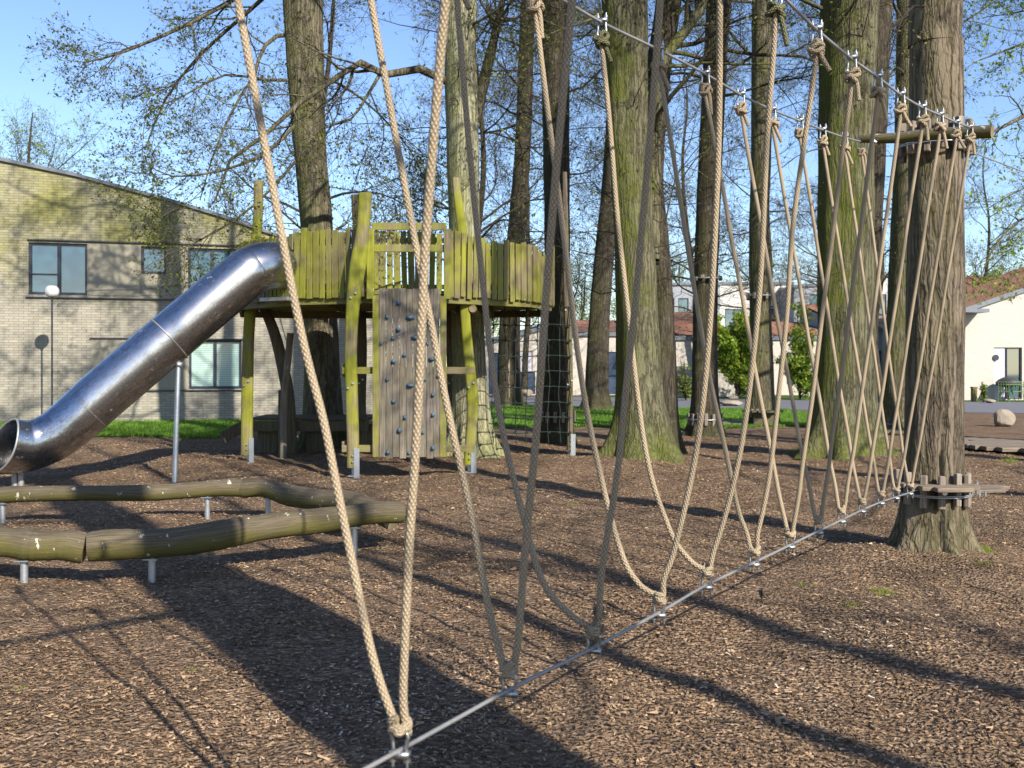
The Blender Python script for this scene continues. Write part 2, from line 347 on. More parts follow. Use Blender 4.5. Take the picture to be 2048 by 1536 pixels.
MT['grey_wall'] = m_plain('grey_cladding_and_shade', (.22, .24, .27), .7, 0, .1, 2)  # cladding of the blocks; also stands in for shade on two house walls
MT['lav'] = m_plain('lavender_panel', (.42, .42, .50), .6, 0, .06, 2)
MT['navy'] = m_plain('navy_door', (.025, .045, .09), .5, 0, .15, 2)
MT['white'] = m_plain('white_render', (.46, .455, .44), .8, 0, .08, 2)
MT['asphalt'] = m_plain('asphalt', (.11, .115, .135), .85, 0, .25, 8, .3)
MT['rock'] = m_plain('rock', (.22, .19, .155), .9, 0, .35, 5, .2)
MT['green_rope'] = m_plain('green_rope', (.004, .013, .011), .7, 0, .3, 30)
MT['green_paint'] = m_plain('green_metal', (.10, .17, .07), .45, 0, .1, 30)
MT['black'] = m_plain('black_cover', (.025, .025, .03), .6, 0, .3, 9)
MT['globe'] = m_plain('frosted_globe', (.62, .60, .60), .35, 0, .12, 12)
t = NT('lawn'); c0 = t.coord(); t.set(col=t.mix(t.noise(c0, 3, 6, .7), (.03, .06, .012), (.07, .13, .02)), rough=.95, spec=.1); t.bump(t.noise(c0, 60, 4), .8, .03); MT['lawn'] = t.m
MT['blade'] = m_leaf('grass_blade', (.05, .13, .012), (.15, .28, .03), .35)
# ------------------------------------------------------------ ground
T11 = np.array([X_(1861, 7.7), 7.7, 0])
def gz(x, y):
    x = np.asarray(x, float); y = np.asarray(y, float)
    fade = np.clip((21 - y) / 5, 0, 1) * np.clip((16 - np.abs(x)) / 4, 0, 1)
    z = .04 * np.sin(x * 1.1 + .6) * np.sin(y * .9 + 1) + .018 * np.sin(x * 2.3 + y * 1.7) + .016 * np.sin(x * 4.1 - y * 3.3) * np.sin(y * 2.9 + x) + .008 * np.sin(x * 9.1 + y * 7.3) * np.sin(y * 8.3 - 2 * x)
    z = z * fade
    for mx, my, h, r in ((T11[0] - .02, T11[1] - .05, .09, .75), (2.05, 14.9, .12, 1.1), (-1.5, 15.7, .10, 1.0), (5.2, 15.3, .12, 1.3)):
        z = z + h * np.exp(-((x - mx) ** 2 + (y - my) ** 2) / r ** 2)
    return z
def grid(mb, xs, ys, zoff=0.0, zf=gz):
    Xg, Yg = np.meshgrid(xs, ys) if np.ndim(xs) == 1 else (xs, ys)
    Z = zf(Xg, Yg) + zoff; H, W = Xg.shape
    i, j = np.meshgrid(np.arange(H - 1), np.arange(W - 1), indexing='ij'); a = (i * W + j).ravel()
    mb.add(np.stack([Xg, Yg, Z], -1).reshape(-1, 3), np.stack([a, a + 1, a + W + 1, a + W], 1))
xs = np.concatenate([np.linspace(-400, -20, 14)[:-1], np.linspace(-20, -7, 40)[:-1], np.linspace(-7, 8, 300)[:-1], np.linspace(8, 20, 60)[:-1], np.linspace(20, 400, 14)])
ys = np.concatenate([np.linspace(-100, -3, 8)[:-1], np.linspace(-3, 2, 25)[:-1], np.linspace(2, 16, 280)[:-1], np.linspace(16, 24, 40)[:-1], np.linspace(24, 900, 24)])
m = MB(); grid(m, xs, ys); tag(obj('ground', m, MT['mulch']), kind='structure')

# loose bark chips lying on the play area
N = 400000
r = 2.0 + 19 * rng.random(N) ** 1.35; th = rng.uniform(-.74, .74, N); cx = r * np.sin(th); cy = r * np.cos(th)
L = (.004 + .0105 * rng.random(N) ** 1.6) * (1 + .035 * r); L = np.where(rng.random(N) < .012, L * rng.uniform(1.3, 2.0, N), L); W = L * rng.uniform(.2, .5, N); ya = rng.uniform(0, 2 * pi, N)
tx = rng.normal(0, .14, N); ty = rng.normal(0, .2, N); hz = rng.uniform(.003, .014, N)
e1 = np.stack([np.cos(ya), np.sin(ya), tx], 1) * L[:, None]; e2 = np.stack([-np.sin(ya), np.cos(ya), ty], 1) * W[:, None]
c = np.stack([cx, cy, gz(cx, cy) + hz], 1); up = np.array([0, 0, 1.0]) * (L * rng.normal(.1, .2, N))[:, None]
sk1 = rng.uniform(.4, 1, N)[:, None]
V = np.stack([c - e1 - e2 * sk1, c + e1 - e2 * .8, c + e1 * .8 + e2, c - e1 * .9 + e2 * sk1, ], 1)
V[:, 0] += up; V[:, 2] += up
m = MB(); patch = .5 + .5 * np.sin(cx * 1.7 + 2 * np.sin(cy * .8)) * np.sin(cy * 1.3 + 1.5 * np.sin(cx)); p2 = .5 + .5 * np.sin(cx * 3.9 + 1.7 * np.sin(cy * 2.3)) * np.sin(cy * 2.7 + 2 * np.sin(cx * 1.9))
keep = rng.random(N) < .35 + .9 * p2; V = V[keep]; patch = patch[keep]; N = int(keep.sum())
m.add(V.reshape(-1, 3), np.arange(4 * N).reshape(-1, 4), rnd=np.repeat(np.clip(rng.random(N) ** 1.25 * (.70 + .38 * patch), 0, 1), 4))
tag(obj('bark_mulch', m, MT['chip'], smooth=False), 'loose brown bark chips covering the play area', 'bark mulch', kind='stuff')

def strip(name, x0, x1, near, far, mat, zoff, n=60, nr=12, jit=.15, kind='structure'):
    xs = np.linspace(x0, x1, n); a = np.array([near(x) for x in xs]) + rng.normal(0, jit, n); b = np.array([far(x) for x in xs]) + rng.normal(0, jit, n)
    t_ = np.linspace(0, 1, nr)[:, None]; Yg = a[None] * (1 - t_) + b[None] * t_; Xg = np.tile(xs, (nr, 1))
    m = MB(); grid(m, Xg, Yg, zoff); return tag(obj(name, m, mat), kind=kind)
lawnA = (-16, -6.2, lambda x: 20.3 + .35 * math.sin(x * 1.3), lambda x: 26.2 + (x + 10) * .25)
lawnB = (-2.5, 9.8, lambda x: 23.6 + .5 * math.sin(x * 1.1), lambda x: 36.6 - .25 * x)
lawnC = (5, 60, lambda x: 45.6 - .38 * min(x - 5, 20), lambda x: 60)
strip('lawn', *lawnA, MT['lawn'], .012); strip('lawn', *lawnB, MT['lawn'], .012); strip('lawn', *lawnC, MT['lawn'], .006, n=80)
strip('road', -20, 80, lambda x: 37.2 - .38 * (x if x > 0 else 0) if x < 22 else 28.8, lambda x: 48.0 - .38 * max(x - 3, 0) if x < 22 else 40.8, MT['asphalt'], .010, jit=0)
def blades(areas, n, h, w):
    Vs = []; R = []
    for (x0, x1, a, b), k in zip(areas, n):
        x = rng.uniform(x0, x1, k); lo = np.array([a(v) for v in x]); hi = np.array([b(v) for v in x]); y = lo + (hi - lo) * rng.random(k) ** 1.6
        ang = rng.uniform(0, pi, k); hh = h * rng.uniform(.4, 1.3, k); ww = w * rng.uniform(.6, 1.3, k)
        b0 = np.stack([x, y, gz(x, y)], 1); d = np.stack([np.cos(ang), np.sin(ang), 0 * x], 1) * ww[:, None]
        tip = b0 + np.stack([rng.normal(0, .4, k) * hh, rng.normal(0, .4, k) * hh, hh], 1)
        Vs.append(np.stack([b0 - d, b0 + d, tip], 1).reshape(-1, 3)); R.append(np.repeat(rng.random(k), 3))
    V = np.concatenate(Vs); m = MB(); m.add(V, np.arange(len(V)).reshape(-1, 3), rnd=np.concatenate(R)); return m
tag(obj('grass', blades([lawnA], [42000], .09, .012), MT['blade'], smooth=False), 'bright green grass strip in front of the brick building', 'grass', kind='stuff')
tag(obj('grass', blades([lawnB], [60000], .07, .014), MT['blade'], smooth=False), 'shaded green lawn between the trees and the road', 'grass', kind='stuff')

# ------------------------------------------------------------ buildings
def facade(m, org, u, s_br, zlo, top, holes, depth_in=.14, mi=0, thick=None):
    """wall face with real openings; org + s*u ; normal towards the camera"""
    u = np.array([u[0], u[1], 0.]); u /= np.linalg.norm(u); n = np.array([u[1], -u[0], 0.])
    S = sorted(set(list(s_br) + [h[0] for h in holes] + [h[1] for h in holes])); ztops = max([h[3] for h in holes], default=zlo + .5)
    Zb = sorted(set([zlo, ztops] + [h[2] for h in holes] + [h[3] for h in holes]))
    def pt(s, z, d=0): return np.array(org, float) + u * s - n * d + np.array([0, 0, z])
    for a, b in zip(S[:-1], S[1:]):
        for c, d in zip(Zb[:-1], Zb[1:]):
            if any(h[0] <= a + 1e-6 and b <= h[1] + 1e-6 and h[2] <= c + 1e-6 and d <= h[3] + 1e-6 for h in holes): continue
            m.add([pt(a, c), pt(b, c), pt(b, d), pt(a, d)], [[0, 1, 2, 3]], [[a, c], [b, c], [b, d], [a, d]], mi)
        m.add([pt(a, Zb[-1]), pt(b, Zb[-1]), pt(b, top(b)), pt(a, top(a))], [[0, 1, 2, 3]], [[a, Zb[-1]], [b, Zb[-1]], [b, top(b)], [a, top(a)]], mi)
    for h in holes:
        a, b, c, d = h[:4]; D = depth_in
        for q in ([(a, c, 0), (a, c, D), (a, d, D), (a, d, 0)], [(b, c, D), (b, c, 0), (b, d, 0), (b, d, D)], [(a, c, D), (a, c, 0), (b, c, 0), (b, c, D)], [(a, d, 0), (a, d, D), (b, d, D), (b, d, 0)]):
            m.add([pt(*k) for k in q], [[0, 1, 2, 3]], [[k[0] + k[2], k[1]] for k in q], mi)
    return pt, u, n
def window(parent, pt, u, n, h, mull=(), sash=(), pane='glass', depth=.09, fr=.06):
    a, b, c, d = h[:4]; R = np.stack([u, -n, [0, 0, 1]], 1)
    m = MB()
    def bar(s0, s1, z0, z1, dd=depth, th=.07): m.box(pt((s0 + s1) / 2, (z0 + z1) / 2, dd), (s1 - s0, th, z1 - z0), R)
    bar(a, a + fr, c, d); bar(b - fr, b, c, d); bar(a + fr, b - fr, c, c + fr * 1.3); bar(a + fr, b - fr, d - fr, d)
    for q in mull: bar(q - fr * .7, q + fr * .7, c + fr * 1.3, d - fr)
    for (s0, s1, z) in sash: bar(s0, s1, z - .02, z + .02, depth, .05)
    f = obj('window_frame', m, MT['frame'], parent, smooth=False, bevel=.004)
    p = MB(); p.box(pt((a + b) / 2, (c + d) / 2, depth + .03), (b - a - .01, .01, d - c - .01), R)
    obj('pane', p, MT[pane], f, smooth=False); return f

# left: pale brick building, wall receding to the right
A = np.array([X_(57, 25.5), 25.5]); B = np.array([X_(470, 26.8), 26.8]); uw = (B - A) / np.linalg.norm(B - A)
org = A - uw * 6.0
def wall_s(px):                       # where the ray of photo column px meets the wall
    k = (px - CX) / FPX; t_ = (org[0] - k * org[1]) / (k * uw[1] - uw[0]); return t_
def wall_z(px, py): s = wall_s(px); Y = org[1] + uw[1] * s; return CAMH - (py - HY) / FPX * Y
def rect(x0, y0, x1, y1): return (wall_s(x0), wall_s(x1), wall_z((x0 + x1) / 2, y1), wall_z((x0 + x1) / 2, y0))
roofpts = [(-160, 295), (0, 322), (150, 353), (330, 401), (450, 437), (560, 476), (760, 540)]
rs = [wall_s(p[0]) for p in roofpts]; rz = [wall_z(*p) for p in roofpts]
topf = lambda s: float(np.interp(s, rs, rz))
H = [rect(57, 486, 174, 590), rect(282, 493, 332, 548), rect(376, 497, 476, 592), rect(378, 680, 483, 778)]
bld = thing('brick_building', 'pale mossy brick two storey building with a sloping roof behind the slide', 'building', (org[0] + uw[0] * 8, org[1] + uw[1] * 8, 0))
m = MB(); pt, u3, n3 = facade(m, (org[0], org[1], 0), uw, [rs[0]] + rs[1:], 0, topf, H)
s0, s1 = rs[0], rs[-1]
for s in (s0, s1):
    m.add([pt(s, 0), pt(s, 0, 9), pt(s, topf(s), 9), pt(s, topf(s))], [[0, 1, 2, 3]], [[0, 0], [9, 0], [9, topf(s)], [0, topf(s)]])
m.add([pt(s0, 0, 9), pt(s1, 0, 9), pt(s1, topf(s1), 9), pt(s0, topf(s0), 9)], [[0, 1, 2, 3]])
obj('wall', m, MT['brick'], bld, smooth=False)
m = MB()
for a, b in zip(range(len(rs) - 1), range(1, len(rs))):
    sa, sb = rs[a], rs[b]; za, zb = rz[a], rz[b]
    q = [pt(sa, za, -.08), pt(sb, zb, -.08), pt(sb, zb, 9), pt(sa, za, 9), pt(sa, za + .09, -.08), pt(sb, zb + .09, -.08), pt(sb, zb + .13, 9), pt(sa, za + .13, 9)]
    m.add(q, [[4, 5, 6, 7], [0, 1, 5, 4], [0, 3, 2, 1]])
obj('roof', m, MT['fascia'], bld, smooth=False)
window(bld, pt, u3, n3, H[0], [wall_s(117)], [(H[0][0] + .06, wall_s(117) - .04, wall_z(90, 548))])
window(bld, pt, u3, n3, H[1]); window(bld, pt, u3, n3, H[2], [wall_s(424)]); window(bld, pt, u3, n3, H[3], [wall_s(430)], [], 'blind')
R3 = np.stack([u3, -n3, [0, 0, 1]], 1)
def panel(x0, y0, x1, y1, mat, name, proud=.02, th=.05):
    a, b, c, d = rect(x0, y0, x1, y1); m = MB(); m.box(pt((a + b) / 2, (c + d) / 2, -proud + th / 2), (b - a, th, d - c), R3); obj(name, m, mat, bld, smooth=False)
panel(176, 489, 281, 591, MT['render'], 'render_panel'); panel(333, 495, 375, 592, MT['render'], 'render_panel'); panel(282, 550, 332, 591, MT['render'], 'render_panel')
panel(182, 680, 376, 779, MT['render'], 'render_panel')
m = MB()
for (x0, y0, x1, y1) in ((55, 482, 620, 485.5), (52, 592, 470, 595.5), (180, 676, 486, 679.5), (180, 779.5, 490, 783)):
    a, b = wall_s(x0), wall_s(x1); z = wall_z((x0 + x1) / 2, (y0 + y1) / 2 + (4 if y0 < 600 else 0)); m.box(pt((a + b) / 2, z, -.02), (b - a, .07, .03), R3)
obj('metal_trim', m, MT['frame'], bld, smooth=False)

# lamp with frosted globe by the wall
L0 = P(104, 735, 24.0); L0[2] = 0
lp = thing('garden_lamp', 'slim lamp post with a frosted white disc globe before the brick wall', 'lamp', L0)
m = MB(); m.tube([L0, L0 + [0, 0, 3.25]], .022, 8); m.tube([L0 + [0, 0, 3.2], L0 + [0, 0, 3.3]], .035, 10); obj('pole', m, MT['frame'], lp)
m = MB(); pr = np.linspace(0, pi, 13); m.tube([L0 + [0, 0, 3.42 - .15 * cos(a)] for a in pr], [max(.002, .17 * sin(a) ** .7) for a in pr], 20); obj('globe', m, MT['globe'], lp)
# wire along the wall
m = MB(); a = pt(wall_s(174), wall_z(174, 580), -.06); b = pt(wall_s(470), wall_z(470, 556), -.06)
m.tube(smooth_path([a, (a + b) / 2 - [0, 0, .10], b], 12), .008, 4); tag(obj('wall_wire', m, MT['cable'], loc=a), 'thin dark wire stretched across the brick wall between two windows', 'wire')

# white houses and further buildings beyond the road
def house(name, label, x0, x1, y, depth, zl, zr, roofmat, wallmat='brick_white', holes=(), overh=.12, th=.22, ang=0, backrise=0, cat='house', group=None):
    t_ = thing(name, label, cat, (x0, y, 0), group); m = MB(); Wd = x1 - x0
    u = (cos(ang), sin(ang)); top = lambda s: zl + (zr - zl) * s / Wd
    hs = [h[:4] for h in holes]
    pt_, u_, n_ = facade(m, (x0, y, 0), u, [0, Wd], 0, top, hs)
    for s in (0, Wd):
        m.add([pt_(s, 0), pt_(s, 0, depth), pt_(s, top(s) + backrise, depth), pt_(s, top(s))], [[0, 1, 2, 3]], [[0, 0], [depth, 0], [depth, 3], [0, 3]])
    m.add([pt_(0, 0, depth), pt_(Wd, 0, depth), pt_(Wd, top(Wd) + backrise, depth), pt_(0, top(0) + backrise, depth)], [[0, 1, 2, 3]])
    obj('wall', m, MT[wallmat], t_, smooth=False)
    m = MB(); o = overh
    q = [pt_(-o, top(0), -o), pt_(Wd + o, top(Wd), -o), pt_(Wd + o, top(Wd) + backrise, depth + o), pt_(-o, top(0) + backrise, depth + o)]
    q2 = [k + [0, 0, th] for k in q]
    m.add(q + q2, [[0, 3, 2, 1], [0, 1, 5, 4], [1, 2, 6, 5], [2, 3, 7, 6], [3, 0, 4, 7]]); f = obj('roof', m, MT['fascia'], t_, smooth=False)
    m = MB(); i_ = .25
    q = [pt_(i_ - o, top(0) + th + .004 + backrise * .03, i_ - o), pt_(Wd + o - i_, top(Wd) + th + .004 + backrise * .03, i_ - o), pt_(Wd + o - i_, top(Wd) + backrise + th + .004, depth + o), pt_(-o + i_, top(0) + backrise + th + .004, depth + o)]
    m.add(q, [[0, 1, 2, 3]]); obj('roof_cover', m, MT[roofmat], f, smooth=False)
    for h in holes:
        kind = h[4]
        if kind == 'glass': window(t_, pt_, u_, n_, h, [(h[0] + h[1]) / 2] if h[1] - h[0] > 1.2 else [])
        else:
            R_ = np.stack([u_, -n_, [0, 0, 1]], 1)
            p = MB(); p.box(pt_((h[0] + h[1]) / 2, (h[2] + h[3]) / 2, .1), (h[1] - h[0], .06, h[3] - h[2]), R_); dd = obj(kind.split(':')[0], p, MT[kind.split(':')[1]], t_, smooth=False)
    return t_, pt_, u_, n_
Zr = 43.5
xa = X_(1900, Zr); s_of = lambda px: X_(px, Zr) - xa
hr, ptr, ur, nr_ = house('white_house', 'white gable house with a rising roof and patio door, right edge', xa, xa + 11, Zr, 9, 3.75, 7.6, 'sedum',
    holes=[(s_of(1988), s_of(2013), 0.05, 2.42, 'door:lav'), (s_of(2013), s_of(2044), .05, 2.42, 'glass')], backrise=.2)
m = MB(); m.tube([ptr(s_of(1991), 1.95, .02), ptr(s_of(1991), 1.95, -.05)], .14, 16); obj('wall_disc', m, MT['frame'], hr)  # plain dark round disc on the house wall, not a light
m = MB(); a_ = ptr(s_of(1880), 4.0, -.6); b_ = ptr(s_of(1983), 4.1, -.05)
m.box(ptr(s_of(1915), 4.05, -.55), (s_of(1955) - s_of(1875), 1.1, .16), rotz(0)); obj('canopy', m, MT['fascia'], hr, smooth=False)
house('white_house', 'red roofed white house just behind the white gable house at the right', X_(1905, 56), X_(2075, 56), 56, 8, 4.4, 6.3, 'sedum', 'brick_white', ang=0, backrise=1.2)
Zm = 51.5
house('white_house', 'low white house with red sedum roof left of the leaning dark tree', X_(1128, Zm), X_(1262, Zm), Zm, 9, 3.2, 3.2, 'sedum', 'brick_white',
    holes=[(1.6, 3.0, .05, 2.35, 'door:navy')], backrise=1.1)
house('white_house', 'white house with tall red sedum roof and pale corner beside the forked tree', X_(1352, Zm - 3), X_(1470, Zm - 3), Zm - 3, 9, 2.9, 2.9, 'sedum', 'brick_white', backrise=1.75, holes=[])
house('white_house', 'house front with shade coloured into its grey wall and a dark door beside the pale corner', X_(1285, Zm), X_(1351, Zm), Zm, 8, 3.0, 2.75, 'sedum', 'grey_wall', backrise=1.9, holes=[(.75, 1.55, .05, 2.4, 'door:navy')])  # grey wall colour stands in for the shaded face of the white house
house('white_house', 'white house with red roof partly hidden by the leafy bushes', X_(1540, Zm), X_(1690, Zm), Zm, 9, 3.0, 3.0, 'sedum', 'brick_white', backrise=1.2,
    holes=[(.9, 2.0, .6, 2.3, 'glass'), (2.6, 3.3, .05, 2.3, 'door:lav')])
house('shaded_house', 'house with shade coloured into grey walls and a bright red roof between the two big trunks', X_(1700, Zm), X_(1830, Zm), Zm, 9, 3.4, 3.4, 'sedum', 'grey_wall', backrise=1.9,  # shade on the front is put into the grey wall colour
    holes=[(1.5, 2.9, .3, 2.4, 'glass')])
house('white_house', 'white gabled house with navy garage door seen through the climbing net', X_(955, Zm), X_(1092, Zm), Zm, 9, 2.6, 3.6, 'fascia', 'brick_white', backrise=.4,
    holes=[(X_(1037, Zm) - X_(955, Zm), X_(1070, Zm) - X_(955, Zm), .05, 1.25, 'garage_door:navy'), (X_(1037, Zm) - X_(955, Zm), X_(1065, Zm) - X_(955, Zm), 1.35, 2.4, 'panel:lav'), (.6, 1.6, .05, 2.3, 'door:navy')])
Zb = 74
house('grey_block', 'two storey grey clad block with a window band, left of the dark straight trunk', X_(1318, Zb), X_(1440, Zb), Zb, 10, 7.9, 7.9, 'fascia', 'grey_wall', cat='building',
    holes=[(k * 1.1 + .4, k * 1.1 + 1.2, 5.2, 6.9, 'glass') for k in range(4)])
house('white_block', 'white block with dark upper windows behind the bright bush', X_(1430, Zb + 4), X_(1585, Zb + 4), Zb + 4, 10, 8.3, 8.3, 'fascia', 'white', cat='building',
    holes=[(.8, 2.4, 4.3, 6.3, 'glass'), (3.0, 5.0, 4.3, 6.3, 'glass')])
house('grey_block', 'tall grey clad block with one slim window, right of the slim ringed tree', X_(1588, Zb), X_(1720, Zb), Zb, 10, 7.7, 8.1, 'fascia', 'grey_wall', cat='building',
    holes=[(1.2, 1.9, 5.1, 7.2, 'glass')])
house('white_block', 'flat roofed white block far behind the big mossy tree', X_(1722, Zb), X_(1800, Zb), Zb, 10, 8.6, 8.6, 'fascia', 'white', cat='building', holes=[(.8, 2.0, 4.5, 7.2, 'glass')])
# ------------------------------------------------------------ trees
def unit(v): return v / (np.linalg.norm(v, axis=-1, keepdims=True) + 1e-9)
def grow(Pp, Rp, nch, Lr, K, spread, up, jit, rf, t0=.2, rmin=.0015, taper=.25):
    """children branches of every parent polyline, all at once"""
    N, Kp, _ = Pp.shape; idx = np.repeat(np.arange(N), nch); M_ = len(idx)
    t_ = t0 + (1 - t0) * rng.random(M_) ** .8; f = t_ * (Kp - 1); i = np.minimum(f.astype(int), Kp - 2); f = (f - i)[:, None]
    base = Pp[idx, i] * (1 - f) + Pp[idx, i + 1] * f; d = unit(Pp[idx, i + 1] - Pp[idx, i])
    rb = Rp[idx, i] * (1 - f[:, 0]) + Rp[idx, i + 1] * f[:, 0]
    side = unit(np.cross(d, rng.normal(size=(M_, 3)))); a = spread * rng.uniform(.6, 1.3, M_)[:, None]
    d = unit(d * np.cos(a) + side * np.sin(a)); L_ = rng.uniform(*Lr, M_) * (1.15 - .6 * t_); st = (L_ / (K - 1))[:, None]
    pts = [base]; 
    for k in range(K - 1):
        d = unit(d + rng.normal(0, jit, (M_, 3)) + np.array([0, 0, up])); pts.append(pts[-1] + d * st)
    r0 = np.maximum(rb * rf * rng.uniform(.7, 1.2, M_), rmin)
    R = r0[:, None] * np.linspace(1, taper, K)[None]; return np.stack(pts, 1), np.maximum(R, rmin * .6)
def leaves(mb, Pp, n, size, sd=.03):
    N, K, _ = Pp.shape; idx = rng.integers(0, N, n); k = rng.integers(1, K, n)
    c = Pp[idx, k] + rng.normal(0, sd, (n, 3)); a = unit(rng.normal(size=(n, 3))); b = unit(np.cross(a, rng.normal(size=(n, 3))))
    s = (size * rng.uniform(.5, 1.3, n))[:, None]
    V = np.stack([c - a * s, c + b * s * .45, c + a * s, c - b * s * .45 + np.cross(a, b) * s * .3], 1)
    mb.add(V.reshape(-1, 3), np.arange(4 * n).reshape(-1, 4), rnd=np.repeat(rng.random(n), 4))
def limb(pts, K=9): return smooth_path(pts, K)
def crown(parent, limbs, radii, lv, twigmat, barkmat, nleaf, lsize, leafmat='leaf', lsd=.03, K0=9, thick=7):
    Pp = np.stack([limb(l, K0) for l in limbs]); R = np.array([np.linspace(1, .22, K0) * r for r in radii])
    ends = []
    m1 = MB(); m2 = MB(); m1.tubes(Pp, R, thick)
    for k, (nch, Lr, K, spread, up, jit, rf, rmin) in enumerate(lv):
        Pp, R = grow(Pp, R, nch, Lr, K, spread, up, jit, rf, rmin=rmin); (m1 if k == 0 and len(lv) > 2 else m2).tubes(Pp, R, 5 if k == 0 else 3)
        ends.append(Pp)
    if m1.n: obj('limbs', m1, MT[barkmat], parent)
    if m2.n: obj('twigs', m2, MT[twigmat], parent, smooth=False)
    if nleaf:
        ml = MB(); leaves(ml, ends[-1], int(nleaf * .7), lsize, lsd)
        if len(ends) > 1: leaves(ml, ends[-2], int(nleaf * .3), lsize, lsd)
        obj('foliage', ml, MT[leafmat], parent, smooth=False)
def trunk(parent, path, radii, mat, flare=.5, flare_h=.9, lobes=6, sides=72, n=150, crease=None, seed=0, amp=.03, name='trunk'):
    """path of 3-D centres from the ground up, with radii; roots flare at the ground"""
    rs_ = np.random.default_rng(seed); C_ = smooth_path(path, n); Rr = np.interp(np.linspace(0, len(radii) - 1, n), np.arange(len(radii)), radii)
    a = np.arange(sides) / sides * 2 * pi; ph = rs_.uniform(0, 2 * pi, 6)
    z = C_[:, 2] - C_[0, 2]; F = flare * np.exp(-z / flare_h * 2.6)
    lob = .55 * np.cos(lobes * a + ph[0]) + .3 * np.cos((lobes + 3) * a + ph[1]) + .25 * np.cos(3 * a + ph[2])
    rad = Rr[:, None] * (1 + F[:, None] * (1 + .85 * lob[None]) + amp * np.cos(3 * a[None] + ph[3] + .5 * z[:, None]) + amp * .7 * np.cos(5 * a[None] + ph[4] - .8 * z[:, None]) + .012 * np.sin(z[:, None] * 5 + 2 * a[None] + ph[5]))
    rad = rad * .94
    if crease:
        for (ac, wd, dep, zt) in crease:
            da = (a - ac + pi) % (2 * pi) - pi; rad = rad - (dep * np.exp(-(da / wd) ** 2))[None] * np.clip((zt - z) / .5, 0, 1)[:, None]
    V = C_[:, None, :] + np.stack([rad * np.cos(a)[None], rad * np.sin(a)[None], 0 * rad], -1)
    i, j = np.meshgrid(np.arange(n - 1), np.arange(sides), indexing='ij'); j2 = (j + 1) % sides
    m = MB(); m.add(V.reshape(-1, 3), np.stack([i * sides + j, i * sides + j2, (i + 1) * sides + j2, (i + 1) * sides + j], -1).reshape(-1, 4))
    return obj(name, m, MT[mat], parent), C_, Rr
def rpx(w, Z): return w / FPX * Z / 2
LV_NEAR = [(9, (1.2, 2.6), 7, .8, .02, .22, .5, .008), (8, (.5, 1.2), 6, .85, .01, .28, .45, .0035), (5, (.2, .5), 4, .8, .02, .3, .5, .0020)]
def up_limbs(C_, Rr, zr, n, L, seed, side=None, rise=.45):
    rs_ = np.random.default_rng(seed); out = []; rad = []
    for k in range(n):
        z = rs_.uniform(*zr); i = int(np.argmin(abs(C_[:, 2] - z))); a = rs_.uniform(0, 2 * pi) if side is None else rs_.uniform(*side)
        l = rs_.uniform(*L) ; d = np.array([cos(a), sin(a), rs_.uniform(.1, rise)]); p = C_[i]; pts = [p]
        for q in range(4):
            d = d + rs_.normal(0, .22, 3); pts.append(pts[-1] + d / np.linalg.norm(d) * l / 4)
        out.append(np.array(pts)); rad.append(min(Rr[i] * .4, .012 + l * .0095))
    return out, rad
def tree(name, label, base, pth, ws, Z, mat, top=15, flare=.5, flare_h=.9, limbs_px=(), low=(10, (2.6, 7.5), (.8, 2.2)), high=(7, (7, 13), (1.6, 4.0)), nleaf=2000, cat='tree', seed=1, lv=LV_NEAR, leafmat='leaf', lsize=.035, extra=(), crease=None, group=None, Zt=None, n=150, sides=72, lean=(0, 0), thinlv=None):
    """pth: photo pixels of the trunk centre from the base upwards; ws: widths there"""
    g0 = P(pth[0][0], HY, Z); g0[2] = float(gz(g0[0], g0[1])) - .08
    t_ = thing(name, label, cat, (g0[0], g0[1], 0), group)
    pts = [g0] + [P(x, y, Z) for x, y in pth[1:]]; rad = [rpx(w_, Z) for w_ in ws]
    lst = pts[-1]; d = (pts[-1] - pts[-2]); d = d / d[2]
    for k in (1, 2, 3):
        zz = lst[2] + (top - lst[2]) * k / 3; pts.append(lst + d * (zz - lst[2]) * .6 + np.array([0, 0, (zz - lst[2]) * .4]) + rng.normal(0, .08, 3) * [1, 1, 0]); rad.append(rad[len(ws) - 1] * (1 - .27 * k))
    q = [pts[0]]; 
    _, C_, Rr = trunk(t_, pts, rad, mat, flare, flare_h, seed=seed, crease=crease, n=n, sides=sides)
    L1, R1 = up_limbs(C_, Rr, high[1], high[0], high[2], seed)
    for (pp, w_) in limbs_px:
        L1.append(np.array([P(*k) for k in pp])); R1.append(w_)
    crown(t_, L1, R1, lv, 'twig', 'bark_grey' if mat in ('bark_pale', 'bark_near') else mat, nleaf, lsize, leafmat)
    if low[0]:
        L2, R2 = up_limbs(C_, Rr, low[1], low[0], low[2], seed + 50, rise=.3)
        Pp = np.stack([limb(l, 7) for l in L2]); R = np.array([np.linspace(1, .25, 7) * min(r, .012) for r in R2]); m = MB(); m.tubes(Pp, R, 4)
        for (nch, Lr, K, sp) in ((8, (.3, .9), 5, .9), (4, (.12, .4), 4, .9)):
            Pp, R = grow(Pp, R, nch, Lr, K, sp, .02, .3, .6, rmin=.0022); m.tubes(Pp, R, 3)
        obj('low_twigs', m, MT['twig'], t_, smooth=False)
        ml = MB(); leaves(ml, Pp, int(low[0] * 22), .018); obj('buds', ml, MT['leaf_bud'], t_, smooth=False)
    return t_, C_, Rr

